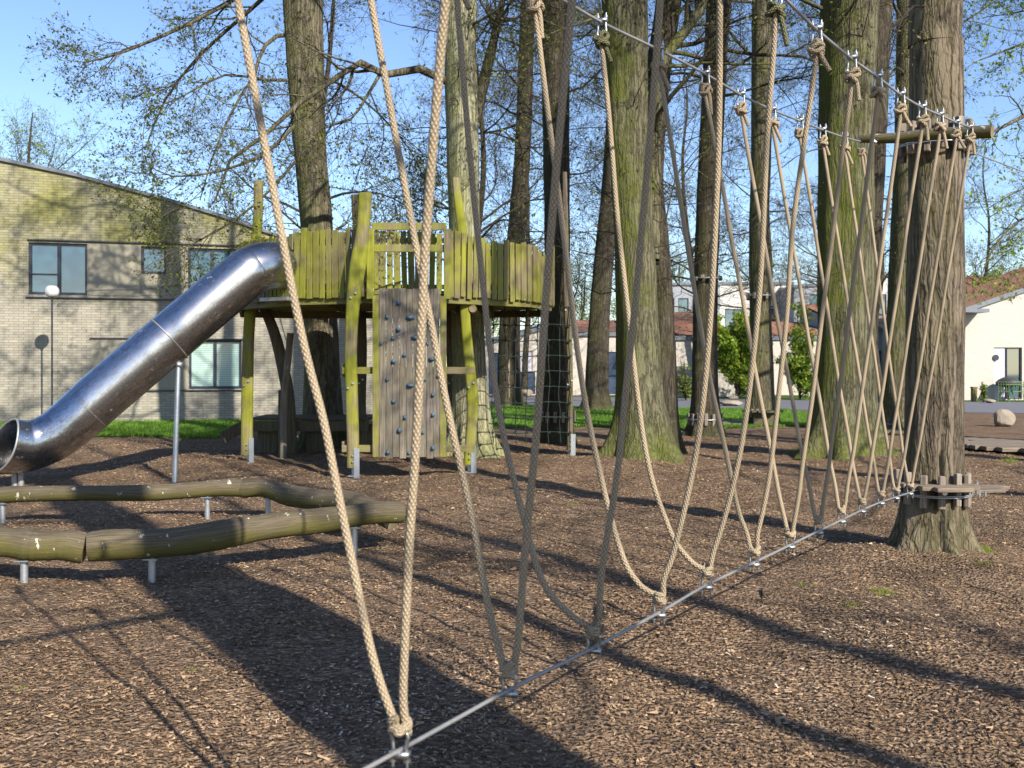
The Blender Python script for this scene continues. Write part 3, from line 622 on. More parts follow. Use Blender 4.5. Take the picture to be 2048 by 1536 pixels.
tree('tree', 'tall mossy trunk rising behind the play tower left of the centre post', None, [(648, 893), (640, 640), (632, 445), (620, 300), (612, 150), (606, 0)], [84, 70, 68, 68, 76, 82], 18.0, 'bark_grey', seed=3,
    limbs_px=[([(585, 70, 18), (545, 75, 17.8), (520, 110, 17.5), (510, 150, 17.3), (470, 210, 17), (430, 300, 16.8), (400, 400, 16.6)], .045),
              ([(600, -120, 18), (510, -30, 17.8), (430, 20, 17.5), (330, 70, 17), (230, 110, 16.6), (165, 125, 16.5)], .06),
              ([(600, 160, 18), (530, 160, 17.6), (450, 150, 17.4), (370, 190, 17), (300, 220, 16.8)], .035),
              ([(600, 240, 18), (540, 300, 17), (480, 330, 16.5), (400, 350, 16), (330, 350, 16), (290, 320, 16)], .035),
              ([(650, 400, 18), (700, 385, 17.8), (770, 390, 17.5), (840, 430, 17.4)], .03),
              ([(590, -60, 18), (500, 20, 18.5), (400, 110, 18.5), (330, 200, 18.5), (290, 300, 18.4)], .05),
              ([(605, -180, 18), (450, -230, 17.5), (250, -280, 17), (60, -330, 17)], .06),  # unseen boughs above the view, added to dapple the brick wall with shade
              ([(605, -330, 18), (450, -400, 18), (300, -430, 17.5), (100, -470, 17.5)], .06), ([(605, -90, 18), (500, -140, 16.5), (330, -170, 15.8), (180, -190, 15.5)], .05),
              ([(605, -450, 18), (500, -520, 18), (380, -600, 17.5), (250, -640, 17.5)], .05),
              ([(640, 150, 18), (700, 180, 18), (760, 230, 18), (820, 300, 18), (860, 380, 18)], .03),
              ([(610, 300, 18), (540, 380, 17.5), (470, 440, 17), (400, 480, 16.8), (360, 500, 16.5)], .03)],
    top=17, lv=[(13, (.9, 2.0), 7, .8, -.02, .22, .5, .008), (8, (.5, 1.1), 6, .85, -.03, .28, .45, .0035), (5, (.15, .45), 4, .8, .02, .3, .5, .0022)], nleaf=32000, high=(12, (9, 15), (2, 4.0)), lsize=.033)
tree('tree', 'pale grey green trunk behind the play tower right of the climbing wall', None, [(945, 915), (938, 700), (930, 450), (925, 250), (920, 100), (922, 0)], [78, 70, 66, 70, 68, 66], 15.8, 'bark_pale', seed=5, flare=.75,
    limbs_px=[([(900, 165, 15.8), (840, 138, 15.5), (770, 150, 15.2), (722, 125, 15), (680, 150, 14.8), (600, 205, 14.4), (530, 270, 14.2), (460, 320, 14), (430, 400, 14)], .075),
              ([(945, 240, 15.8), (965, 170, 16), (985, 90, 16), (1005, 0, 16), (1020, -120, 16)], .13),
              ([(760, 148, 15.2), (735, 190, 15), (700, 240, 15), (640, 260, 14.8), (590, 330, 14.8)], .03),
              ([(900, 420, 15.8), (870, 400, 15.5), (820, 405, 15.3), (770, 450, 15)], .02)], lv=[(11, (.8, 1.9), 7, .85, 0, .24, .45, .007), (8, (.4, 1.0), 6, .85, 0, .28, .45, .0035), (4, (.15, .45), 4, .8, .02, .3, .5, .0022)], nleaf=5000)
tree('tree', 'dark straight trunk with a peg ring behind the climbing net', None, [(1112, 885), (1114, 700), (1115, 450), (1112, 200), (1110, 0)], [66, 56, 54, 58, 62], 19.0, 'bark_dark', seed=7, nleaf=3000)
tree('tree', 'large forked grey trunk right of the centre with a mossy root flare', None, [(1285, 930), (1278, 750), (1268, 500), (1255, 250), (1252, 100), (1250, 0)], [118, 96, 84, 84, 92, 98], 15.0, 'bark_moss', seed=9, flare=.55,
    limbs_px=[([(1300, 520, 15.3), (1305, 400, 15.4), (1310, 200, 15.5), (1330, 110, 15.5), (1380, 50, 15.5), (1420, -20, 15.5), (1440, -150, 15.5)], .17),
              ([(1275, 60, 15), (1240, 10, 15), (1180, 40, 14.8), (1120, 60, 14.6), (1050, 90, 14.5)], .04),
              ([(1330, 450, 15.3), (1345, 380, 15.2), (1360, 340, 15.2), (1380, 330, 15)], .015)], nleaf=4000, high=(12, (6.5, 13), (2, 4.5)), low=(22, (2.6, 7.5), (.8, 2.2)))
tree('tree', 'dark second stem standing close behind the large forked trunk', None, [(1328, 908), (1322, 700), (1312, 500), (1302, 350), (1316, 150), (1338, 0)], [62, 60, 58, 54, 54, 54], 16.2, 'bark_dark', seed=10, flare=.5, nleaf=2000)
tree('tree', 'narrow dark trunk with a peg ring near its foot, left of the bright bush', None, [(1410, 870), (1409, 700), (1414, 500), (1422, 300), (1432, 100), (1438, 0)], [60, 52, 50, 50, 50, 50], 21.0, 'bark_dark', seed=11, nleaf=3000)
tree('tree', 'slim pale trunk with a peg ring and round deck, right of the bright bush', None, [(1524, 850), (1524, 700), (1518, 500), (1522, 300), (1524, 100), (1526, 0)], [54, 46, 40, 42, 44, 46], 24.8, 'bark_grey', seed=13, nleaf=3000)
tree('tree', 'broad mossy trunk left of the near tree with a wide green root flare', None, [(1684, 915), (1690, 750), (1690, 500), (1693, 300), (1698, 100), (1702, 0)], [142, 118, 116, 114, 116, 120], 15.4, 'bark_moss', seed=15, flare=.42, nleaf=4000, low=(22, (2.6, 7.5), (.8, 2.2)))
tree('tree', 'darker trunk peeking out behind the broad mossy trunk', None, [(1722, 880), (1728, 600), (1742, 300), (1752, 0)], [60, 60, 62, 66], 18.5, 'bark_dark', seed=16, nleaf=2000)
tree('tree', 'brownish trunk just left behind the near ringed tree', None, [(1796, 868), (1797, 700), (1803, 500), (1810, 300), (1815, 0)], [62, 50, 46, 44, 44], 22.5, 'bark_grey', seed=17, nleaf=3000)
tree('tree', 'nearest tree of the rope bridge, furrowed brown trunk with a deep foot crease', None, [(1861, 1120), (1862, 1040), (1865, 900), (1869, 600), (1872, 300), (1873, 100), (1873, 0)], [134, 126, 116, 116, 108, 106, 104], 7.7, 'bark_near', seed=19, flare=.42, flare_h=.5, nleaf=5000,
    crease=[(-pi / 2 - .12, .13, .05, 1.25)], low=(6, (3.6, 6), (.6, 1.4)), high=(8, (6, 12), (1.6, 4)), n=260, sides=128)
# leaning pair and single further back
tree('tree', 'dark leaning trunk across the road lawn left of the big forked tree', None, [(1192, 812), (1198, 650), (1208, 520), (1222, 380), (1235, 200), (1262, 0)], [52, 44, 42, 40, 40, 42], 34.0, 'bark_dark', seed=21, top=17, nleaf=5000, lsize=.05, low=(26, (3, 15), (1, 3)), high=(16, (9, 15), (2, 5)))
tree('tree', 'dark leaning trunk standing on the lawn behind the tower railing', None, [(1018, 806), (1020, 650), (1032, 480), (1045, 300), (1052, 100), (1058, 0)], [52, 44, 38, 34, 32, 32], 37.0, 'bark_dark', seed=23, top=18, nleaf=5000, lsize=.05, low=(26, (3, 15), (1, 3)), high=(16, (9, 15), (2, 5)))

# background trees: four shapes built once, then copied
def far_tree(seed, h=17, r=.15, nleaf=2400, green=False):
    rs_ = np.random.default_rng(seed); t_ = thing('background_tree', 'bare spring tree', 'tree', (0, 0, 0), 'thin spring trees beyond the playground')
    pts = [np.array([0, 0, -.1])]; d = np.zeros(2)
    for k in range(1, 7): d = d + rs_.normal(0, .22, 2); pts.append(np.array([d[0], d[1], h * k / 6.]))
    _, C_, Rr = trunk(t_, pts, [r * 1.1, r, r * .9, r * .75, r * .55, r * .35, r * .12], 'bark_dark', .5, .9, n=50, sides=16, seed=seed)
    L1, R1 = up_limbs(C_, Rr, (3.2, h * (.74 if green else .93)), 24 if green else 20, (2.8, 4.8) if green else (2.2, 4.6), seed, rise=1.9 if green else .8)
    crown(t_, L1, R1, [(9, (1.2, 2.8), 6, .75, .03, .2, .45, .009), (8, (.5, 1.4), 5, .8, .02, .25, .5, .005), (3, (.25, .7), 3, .7, .02, .3, .6, .004)], 'twig_far', 'bark_dark', nleaf, .06, 'leaf_bright' if green else 'leaf', .06)
    return t_
protos = [far_tree(101), far_tree(102, 18, .17), far_tree(103, 15, .12), far_tree(104, 13, .2, 11000, True)]
spots = [  # photo column, distance, shape, scale, words
 (640, 31, 0, 1.0, 'directly behind the tall mossy trunk of the tower'), (930, 35, 2, 1.15, 'directly behind the pale grey green trunk'),
 (1048, 50, 1, .95, 'behind the dark leaning trunk above the tower railing'), (1112, 42, 1, 1.1, 'behind the end of the tower railing'),
 (1268, 40, 0, 1.0, 'behind the large forked trunk'), (1415, 48, 2, 1.2, 'behind the narrow dark trunk with pegs'),
 (1525, 52, 1, 1.1, 'behind the slim ringed trunk'), (1765, 40, 1, .95, 'between the broad mossy trunk and the near tree'),
 (1690, 46, 0, 1.0, 'behind the broad mossy trunk'), (1935, 55, 2, 1.0, 'whose twigs show just right of the near ringed tree')]
for k, (px, Z, s, sc, wd) in enumerate(spots):
    src = protos[s]; lab = 'thin dark spring tree ' + wd
    if not src.get('_u'): src['_u'] = 1; o = src; o.location = (X_(px, Z), Z, 0); o.scale = (sc, sc, sc); o['label'] = lab
    else: copy_thing(src, (X_(px, Z), Z, 0), rng.uniform(0, 6.28), sc, lab)
o = protos[3]; o['_u'] = 1; o.location = (X_(40, 42), 42, 0); o.scale = (.98,) * 3; o['label'] = 'yellowish budding tree rising above the brick building roof at the far left'
for (px, Z, sc, wd) in ((975, 80, .8, 'behind the climbing net'), (1165, 85, .85, 'behind the leaning dark trunk'), (1350, 90, .95, 'above the grey block roof'), (2000, 84, .75, 'beyond the gable house at the right edge')):
    copy_thing(protos[3], (X_(px, Z), Z, 0), rng.uniform(0, 6.28), sc, 'fresh green budding tree far away ' + wd)
for o in bpy.data.objects:
    if '_u' in o: del o['_u']

# far wood closing the horizon
m = MB(); ml = MB()
for k in range(46):
    x = -75 + 190 * rng.random(); y = rng.uniform(105, 135); h = rng.uniform(8, 12.5)
    base = np.array([[x, y, 0]]); Pp = base[:, None, :] + np.array([0, 0, 1.0])[None, None] * np.linspace(0, h, 6)[None, :, None]; R = np.linspace(.3, .08, 6)[None]
    m.tubes(Pp, R, 5); Pp, R = grow(Pp, R, 18, (2, 5.5), 5, .8, .06, .2, .5, rmin=.05); m.tubes(Pp, R, 3); Pp, R = grow(Pp, R, 9, (1, 2.6), 4, .8, .04, .25, .6, rmin=.022); m.tubes(Pp, R, 3); leaves(ml, Pp, 750, .17, .35)
for V, F, U, M_, R in zip(ml.V, ml.F, ml.UV, ml.MI, ml.R): pass
off = m.n
for V, F, U, R in zip(ml.V, ml.F, ml.UV, ml.R): m.V.append(V); m.F.append(F + off); m.UV.append(U); m.MI.append(np.full(len(F), 1)); m.R.append(R)
tag(obj('far_wood', m, [MT['twig_far'], MT['leaf_bright']], smooth=False), 'distant belt of budding spring woodland on the horizon', 'woodland', kind='stuff')

# tree off to the right whose leafy boughs reach into the picture
Z = 18.0
tree('tree', 'leafy tree whose green budding boughs hang in at the right edge', None, [(2230, 890), (2225, 600), (2220, 300), (2215, 0)], [80, 74, 70, 66], Z, 'bark_grey', seed=31, nleaf=5000, leafmat='leaf_bright', lsize=.038,
    limbs_px=[([(2215, 200, 18), (2120, 200, 17.5), (2040, 236, 17), (1990, 262, 16.5), (1955, 275, 16)], .06), ([(2215, 420, 18), (2120, 420, 17.5), (2040, 440, 17), (1985, 500, 16.5), (1960, 560, 16.2)], .035),
              ([(2215, 60, 18), (2120, 60, 17.5), (2040, 90, 17), (1960, 120, 16.5)], .05), ([(2215, 300, 18), (2130, 340, 17.5), (2040, 380, 17), (1970, 420, 16.5)], .03), ([(2215, 480, 18), (2130, 520, 17.5), (2050, 540, 17), (1975, 590, 16.5)], .03)],
    lv=[(9, (.6, 1.4), 6, .8, -.02, .25, .45, .006), (7, (.3, .8), 5, .85, 0, .28, .45, .003), (4, (.1, .35), 4, .8, .02, .3, .5, .002)], low=(0, (3, 4), (1, 2)))
# trees standing behind the viewpoint; their shade falls across the play area
def back_tree(x, y, r, label, seed, nl=12, zr=(3.4, 20), L=(2.5, 5.5), h=24, nleaf=1500):
    t_ = thing('tree', label, 'tree', (x, y, 0)); pts = [np.array([x, y, -.1]), np.array([x, y, 2.]), np.array([x + .05, y, 5.]), np.array([x - .1, y + .1, 9.]), np.array([x, y, h])]
    _, C_, Rr = trunk(t_, pts, [r * 1.05, r, r * .92, r * .7, r * .3], 'bark_grey', .5, .8, seed=seed, n=90)
    L1, R1 = up_limbs(C_, Rr, zr, nl, L, seed); crown(t_, L1, R1, [(5, (1.0, 2.4), 6, .8, .02, .22, .45, .006), (5, (.5, 1.2), 5, .85, .01, .28, .45, .0035), (3, (.2, .5), 4, .8, .02, .3, .5, .0025)], 'twig', 'bark_grey', nleaf, .035)
back_tree(2.87, -1.02, .47, 'thick tree behind the viewpoint carrying the near end of the rope bridge', 41, 14, (5, 22))
back_tree(1.3, -3.2, .12, 'young tree behind the viewpoint beside the thick bridge tree', 42, 7, (2.6, 9), (1.2, 3.0), 12, 500)
back_tree(5.3, -2.2, .10, 'slimmer tree to the right behind the viewpoint casting branch shade on the mulch', 43, 12, (2.8, 18))
back_tree(8.2, -4.6, .13, 'tree far right behind the viewpoint between two thick ones', 48, 14, (3, 20))
back_tree(10.0, 5.4, .25, 'tree right outside the picture beside the near ringed tree', 44, 12, (3.4, 18))
back_tree(15.0, 5.0, .32, 'tree outside the right edge of the picture level with the near tree', 46, 10, (4, 18))
back_tree(-3.5, -7.5, .3, 'tree left behind the viewpoint shading the log beams', 45, 14, (3.4, 22))
back_tree(-.5, -9.5, .33, 'furthest tree behind the viewpoint', 49, 14, (6, 23), h=26)

# bushes
def bush(label, px, Z, wpx, y0, y1, n, mat, seed, name='bush', sz=.09, lean=0):
    rs_ = np.random.default_rng(seed); b = P(px, HY, Z); b[2] = 0; zt = CAMH - (y0 - HY) / FPX * Z; w_ = wpx / FPX * Z / 2
    t_ = thing(name, label, 'bush', b); L1 = []; R1 = []
    for k in range(20):
        a = rs_.uniform(0, 2 * pi); e = np.array([cos(a) * w_ * rs_.uniform(.2, 1), sin(a) * w_ * rs_.uniform(.2, 1), zt * rs_.uniform(.12, 1)])
        L1.append(np.array([b + [0, 0, .02 * k], b + e * [.3, .3, .4], b + e * [.75, .75, .8], b + e])); R1.append(.03)
    crown(t_, L1, R1, [(12, (w_ * .35, w_ * .7), 5, .9, .02, .25, .5, .006), (7, (w_ * .12, w_ * .35), 4, .9, 0, .3, .5, .004)], 'twig', 'twig', n, sz, mat, sz * .8, K0=7, thick=5)
bush('dense bright green leafy bush in front of the white houses', 1478, 45, 100, 628, 790, 15000, 'leaf_bright', 61)
bush('taller loose leafy bush between the ringed tree and the broad mossy trunk', 1600, 44, 85, 590, 790, 4200, 'leaf_bright', 62)
bush('thin pale shrub in front of the pale house corner', 1372, 43, 46, 715, 800, 500, 'leaf_bright', 63, sz=.06)
bush('sprouting shoot beside the short post at the white gable house', 1967, 41, 14, 765, 800, 160, 'leaf_bright', 64, name='shrub', sz=.06)
# ------------------------------------------------------------ play tower
def wavy_post(m, pts, wds, depth, n=44, ex=3.2, sides=16, ax=(1, 0)):
    C_ = smooth_path(pts, n); w_ = np.interp(np.linspace(0, len(wds) - 1, n), np.arange(len(wds)), wds)
    a = np.arange(sides) / sides * 2 * pi; ca = np.sign(np.cos(a)) * np.abs(np.cos(a)) ** (2 / ex); sa = np.sign(np.sin(a)) * np.abs(np.sin(a)) ** (2 / ex)
    A_ = np.array([ax[0], ax[1], 0]); B_ = np.array([-ax[1], ax[0], 0])
    V = C_[:, None] + (w_[:, None, None] / 2) * ca[None, :, None] * A_ + depth / 2 * sa[None, :, None] * B_
    i, j = np.meshgrid(np.arange(n - 1), np.arange(sides), indexing='ij'); j2 = (j + 1) % sides
    m.add(V.reshape(-1, 3), np.stack([i * sides + j, i * sides + j2, (i + 1) * sides + j2, (i + 1) * sides + j], -1).reshape(-1, 4))
    for e, fl in ((0, 1), (n - 1, 0)):
        idx = np.arange(sides); nx = (idx + 1) % sides; VV = np.vstack([V[e], V[e].mean(0)])
        m.add(VV, np.stack([nx, idx, np.full(sides, sides)], 1) if fl else np.stack([idx, nx, np.full(sides, sides)], 1))
TW = thing('play_tower', 'green stained wooden play tower with wavy posts and a slatted railing between the trees', 'play tower', (-1.6, 14.5, 0))
FL = 2.44                                     # floor underside height
# footprint (front edge, left to right), (photo column, distance)
fp = [(476, 14.6), (590, 13.5), (705, 13.2), (745, 13.08), (893, 13.1), (955, 13.4), (1062, 13.95), (1104, 14.9)]
F2 = [np.array([X_(a, b), b]) for a, b in fp]; BK = [np.array([X_(1090, 16.6), 16.6]), np.array([X_(900, 17.2), 17.2]), np.array([X_(590, 17.2), 17.2]), np.array([X_(480, 16.8), 16.8])]
m = MB(); poly = [tuple(p) for p in F2 + BK]
m.poly_prism(poly, FL + .07, FL + .12); obj('deck', m, MT['olive_h'], TW, smooth=False)
m = MB()
def edge_beam(m, a, b, z, th=.045, hgt=.12, off=0): m.beam((a[0], a[1], z), (b[0], b[1], z), th, hgt)
ring = F2 + BK
for a, b in zip(ring, ring[1:] + ring[:1]):
    mid = (a + b) / 2; inw = (np.array([-1.5, 15.4]) - mid); inw /= np.linalg.norm(inw); edge_beam(m, a + inw * .03, b + inw * .03, FL + .005)
for k in np.linspace(.1, .9, 6):
    a = F2[1] + (F2[-1] - F2[1]) * k; edge_beam(m, a + [0, .45], np.array([a[0], 17.0]), FL - .0)
obj('frame_beams', m, MT['olive_h'], TW, smooth=False, bevel=.005)
def rail(name, pts, z0, z1, sw=.088, gap=.018, mat='olive', wob=.03, skip=None):
    m = MB()
    for a, b in zip(pts[:-1], pts[1:]):
        L_ = np.linalg.norm(b - a); d = (b - a) / L_; nrm = np.array([d[1], -d[0]]); k = max(1, int(round(L_ / (sw + gap)))); st = L_ / k
        R = np.array([[d[0], -nrm[0], 0], [d[1], -nrm[1], 0], [0, 0, 1]])
        for q in range(k):
            wq = st - gap * rng.uniform(.3, 1.7); h0 = z0 + rng.normal(0, .012); h1 = z1 + rng.normal(0, wob); c = a + d * st * (q + .5)
            tl = rng.normal(0, .012); Rt = R @ np.array([[cos(tl), 0, sin(tl)], [0, 1, 0], [-sin(tl), 0, cos(tl)]])
            m.box((c[0] + nrm[0] * .03, c[1] + nrm[1] * .03, (h0 + h1) / 2), (wq, .026, h1 - h0), Rt)
        for z in (z0 + .17, z1 - .16):
            m.beam((*(a - nrm * .025), z), (*(b - nrm * .025), z), .05, .085)
    return obj(name, m, MT[mat], TW, smooth=False, bevel=.004)
ztop = FL + .10 + .86
rail('railing', F2[0:2], FL + .04, ztop, wob=.02)
rail('railing', F2[1:4], FL + .03, ztop + .03)
rail('railing', F2[4:6], FL + .03, ztop - .04); rail('railing', F2[5:7], FL + .03, ztop - .10); rail('railing', F2[6:], FL + .03, ztop - .13)
rail('railing', [F2[-1], BK[0]], FL + .03, ztop)
bkz = .56
rail('rear_railing', [BK[2] + [0, .0], BK[1]], FL + .35, ztop + bkz, .11, .02); rail('rear_railing', [BK[1], BK[0]], FL + .2, ztop + .12, .10, .02)
rail('rear_railing', [BK[3], BK[2]], FL + .03, ztop - .1)
# opening above the climbing wall: low crossbars
m = MB(); a, b = F2[3], F2[4]
for z, h in ((FL + 1.0, .10), (FL + .70, .10)): m.beam((a[0], a[1] - .02, z), (b[0], b[1] - .02, z), .04, h)
m.beam((a[0] - .02, a[1] - .05, FL + .0), (a[0] - .02, a[1] - .05, ztop), .10, .045, up=(0, 1, 0)); m.beam((b[0] + .02, b[1] - .05, FL + .0), (b[0] + .02, b[1] - .05, ztop), .10, .045, up=(0, 1, 0))
obj('crossbar', m, MT['olive'], TW, smooth=False, bevel=.004)
# posts
def post(pix, wd, Z, depth=.12, mat='olive', foot=True, ax=(1, 0)):
    m = MB(); pts = [P(x, y, Z) for x, y in pix]; pts[0][2] = .13 if foot else -.05
    wavy_post(m, pts, [w_ / FPX * Z for w_ in wd], depth, ax=ax); o = obj('post', m, MT[mat], TW, bevel=0)
    o.data.polygons.foreach_set('use_smooth', [True] * len(o.data.polygons))
    if foot:
        f = MB(); c = pts[0]; ww = wd[0] / FPX * Z
        for s in (-1, 1): f.box((c[0] + ww * .5 * .35 * s + ww * .28, c[1] - depth / 2 * s - .004 * s, .17 + .03 * (s < 0)), (.075, .008, .46 if s > 0 else .5))
        f.box((c[0] + .03, c[1], .02), (.16, .16, .012))
        for s in (.30, .22): f.tube([(c[0] + ww * .28 - ww * .17, c[1] - depth / 2 + .0 - .012 + .0, s), (c[0] + ww * .28 - ww * .17, c[1] - depth / 2 - .03, s)], .012, 6)
        obj('post_foot', f, MT['galv'], o, smooth=False)
    b = MB()
    zs = [FL + .04, 1.25] if foot else []
    for z in zs:
        k = int(np.argmin([abs(p[2] - z) for p in pts])); q = smooth_path(pts, 60); c = q[int(np.argmin(abs(q[:, 2] - z)))]
        for dx in (-.03, .035): b.tube([(c[0] + dx, c[1] - depth / 2 + .01, z + dx), (c[0] + dx, c[1] - depth / 2 - .025, z + dx)], .016, 6)
    if zs: obj('bolt', b, MT['galv'], o, smooth=False)
    return o
post([(705, 940), (706, 880), (703, 780), (702, 690), (706, 610), (716, 530), (726, 460), (731, 386)], [22, 24, 25, 24, 27, 34, 26, 26], 13.0, .13)
post([(938, 925), (942, 870), (945, 800), (938, 720), (931, 640), (929, 560), (925, 470), (916, 400), (911, 356)], [22, 22, 24, 22, 20, 24, 21, 17, 15], 13.45, .12)
post([(494, 925), (494, 850), (495, 760), (497, 680), (502, 600), (510, 500), (516, 430), (517, 362)], [24, 23, 23, 22, 22, 20, 18, 18], 14.9, .12)
post([(1140, 912), (1139, 820), (1138, 700), (1133, 580), (1131, 450), (1129, 345)], [13, 14, 14, 14, 12, 10], 15.75, .12, 'dark_wood')  # dark wood instead of olive stands in for the shade on this post
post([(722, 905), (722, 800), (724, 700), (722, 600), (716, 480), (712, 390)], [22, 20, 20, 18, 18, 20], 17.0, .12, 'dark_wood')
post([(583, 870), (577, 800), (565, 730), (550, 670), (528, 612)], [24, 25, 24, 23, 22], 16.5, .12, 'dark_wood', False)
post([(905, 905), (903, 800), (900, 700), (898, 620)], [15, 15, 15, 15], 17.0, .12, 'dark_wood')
m = MB(); c = P(946, 618, 13.5); m.tube([c + [0, -.12, 0], c + [0, 1.5, 0]], .055, 14, capmi=1); obj('log_end', m, [MT['olive'], MT['log_end']], TW)
# climbing wall and its rails
ZW = 12.92; wx0, wx1 = X_(745, ZW), X_(893, ZW); wz0 = CAMH - (917 - HY) / FPX * ZW; wz1 = CAMH - (577 - HY) / FPX * ZW
m = MB(); mo = MB(); nb = 11; bw_ = (wx1 - wx0) / nb
for k in range(nb):
    edge = k in (0, nb - 1); zz = wz0 + (.02 if k % 2 else 0) + (.02 if edge else 0); zt_ = wz1 - (.10 if edge else .0) + rng.normal(0, .006)
    (mo if edge else m).box((wx0 + bw_ * (k + .5), ZW + rng.normal(0, .0025), (zz + zt_) / 2), (bw_ - .005, .03, zt_ - zz))
cw = obj('climbing_wall', m, MT['grey_wood'], TW, smooth=False, bevel=.004); obj('edge_board', mo, MT['olive'], cw, smooth=False, bevel=.004)
for z in (741, 897):
    m = MB(); zz = CAMH - (z - HY) / FPX * 13.0; m.box(((X_(694, 13) + X_(940, 13)) / 2, 13.0, zz), (X_(952, 13) - X_(686, 13), .05, .095))
    m.box((X_(690, 13.18), 13.176, zz), (.035, .3, .19)); obj('cross_rail', m, MT['olive_h'], TW, smooth=False, bevel=.005)
def hold(px, py, s, kind):
    c = P(px, py, ZW - .015); rs_ = np.random.default_rng(int(px * 7 + py)); m = MB(); nl, nk = 5, 8; V = []
    for a in range(nl):
        f = a / (nl - 1); rr = s * (1 - f * .75) ** .6; 
        for b in range(nk):
            an = b / nk * 2 * pi; q = rr * rs_.uniform(.8, 1.15)
            sx = 1.3 if kind == 1 else .9; V.append([c[0] + q * cos(an) * sx, c[1] - s * 1.15 * f, c[2] + q * sin(an) * (.75 if kind == 1 else 1.1) - (s * .25 * (1 - f) if kind == 2 else 0)])
    F = [[a * nk + b, a * nk + (b + 1) % nk, (a + 1) * nk + (b + 1) % nk, (a + 1) * nk + b] for a in range(nl - 1) for b in range(nk)]
    F2_ = [[(nl - 1) * nk + b for b in range(4)], [(nl - 1) * nk + b for b in (0, 3, 4, 7)], [(nl - 1) * nk + b for b in (4, 5, 6, 7)]]
    m.add(V, F + F2_); obj('climbing_hold', m, MT['slate'], cw)
for (a, b, s) in ((797, 605, 40), (774, 634, 34), (821, 635, 55), (797, 658, 42), (831, 675, 50), (786, 677, 34), (762, 687, 30), (856, 647, 30), (855, 688, 26), (809, 710, 36), (787, 722, 42), (864, 718, 46), (775, 759, 34), (821, 771, 52), (876, 753, 32), (850, 759, 30), (866, 790, 36), (787, 803, 36), (810, 835, 34), (866, 830, 34), (799, 860, 44), (846, 865, 30), (776, 904, 40), (818, 906, 30), (866, 896, 36)):
    hold(a, b, s / 1000. * .95, 1 if s > 45 else (2 if s > 38 else 0))

# ------------------------------------------------------------ tube slide
SL = thing('tube_slide', 'scratched stainless steel tube slide running down left from the play tower', 'slide', (-6, 12.6, 0))
cl = [P(4, 893, 11.75), P(50, 893, 11.97), P(98, 874, 12.15), P(145, 840, 12.3), P(205, 790, 12.45), P(330, 684, 12.75), P(478, 560, 13.15), P(505, 541, 13.25), P(532, 532, 13.4), P(560, 532, 13.62), P(592, 534, 13.9)]
pth = smooth_path(cl, 90); rr_ = .338
m = MB(); ro = np.full(90, rr_)
m.tube(pth, ro, 48, caps=False); k = 90
m.tube(pth[::-1], ro[::-1] - .010, 48, caps=False)
def oblique(V):
    z = V[:, 2] - pth[0][2]; f = np.clip(1 - np.maximum(V[:, 0] - pth[0][0], 0) / .8, 0, 1) ** 1.5; V[:, 0] += f * np.clip(z, -.37, .37) * .42; return V
m.V = [oblique(v) for v in m.V]
obj('chute', m, MT['slide'], SL)
def ringm(mm, c, d, R0, w_, th, n=48):
    d = d / np.linalg.norm(d); a = np.cross(d, [0, 0, 1.]); a /= np.linalg.norm(a); b = np.cross(a, d)
    q = [c + a * cos(t_) * R0 + b * sin(t_) * R0 for t_ in np.arange(n) / n * 2 * pi]; mm.tube(q, th, 8, closed=True)
for i_ in (0,):
    m = MB(); ringm(m, pth[0], pth[1] - pth[0], rr_ + .002, 0, .014); m.V = [oblique(v) for v in m.V]; obj('mouth_rim', m, MT['cable'], SL)
for px in (350, 190):
    i_ = int(np.argmin([abs(CX + p[0] / p[1] * FPX - (px - 12)) for p in pth])); m = MB(); ringm(m, pth[i_], pth[i_ + 1] - pth[i_ - 1], rr_ + .004, 0, .010 if px == 350 else .003); obj('flange', m, MT['cable'], SL)
    if px == 350:
        e = MB(); c = pth[i_] + np.array([.17, -.02, -rr_ * 1.0]); c[0] = X_(350, 12.62); e.tube([c + [0, 0, .05], np.array([c[0] + .0, 12.6, -.1])], .034, 14); e.box(c + [0, 0, -.01], (.1, .1, .06)); obj('support_leg', e, MT['galv'], SL)
m = MB(); 
m.box(P(592, 524, 13.72), (.08, .05, .96), rotz(-.55)); obj('mounting_plate', m, MT['galv'], SL, smooth=False)
m = MB(); c = P(568, 600, 13.7); m.box(c, (.5, .45, .05), rotz(-.5)); obj('mounting_bracket', m, MT['galv'], SL, smooth=False)
for px in (30, 42):
    m = MB(); c = P(px, 940, 12.05); m.tube([c, np.array([c[0], 12.05, -.1])], .038, 12); obj('foot', m, MT['cable'], SL)

# ------------------------------------------------------------ climbing net under the right half of the tower
NETT = thing('climbing_net', 'dark green square rope climbing net hanging below the tower deck at the right', 'climbing net', (X_(1055, 15), 15, 0))
m = MB(); nx0, nx1 = 984, 1150
def npt(px, py): Z = 14.6 + (px - 984) / 166 * 1.1; return P(px, py, Z) + np.array([.012 * sin(py * .07 + px), .012 * cos(px * .1), 0])
cols = [986, 1010, 1031, 1053, 1075, 1097, 1119, 1140]; rows = [650, 681, 712, 743, 774, 805, 835, 865]
for c_ in cols: m.tube([npt(c_ + 1.5 * sin(y * .03 + c_), y) for y in np.linspace(612, 885, 14)], .0085, 6)
for r_ in rows: m.tube([npt(x, r_ + 1.5 * sin(x * .05)) for x in np.linspace(986, 1142, 14)], .0085, 6)
obj('ropes', m, MT['green_rope'], NETT); m = MB()
for c_ in cols:
    for r_ in rows: p = npt(c_, r_); m.tube([p + [0, 0, -.022], p + [0, 0, -.01], p + [0, 0, .01], p + [0, 0, .022]], [.006, .019, .019, .006], 8)
obj('knots', m, MT['green_rope'], NETT)
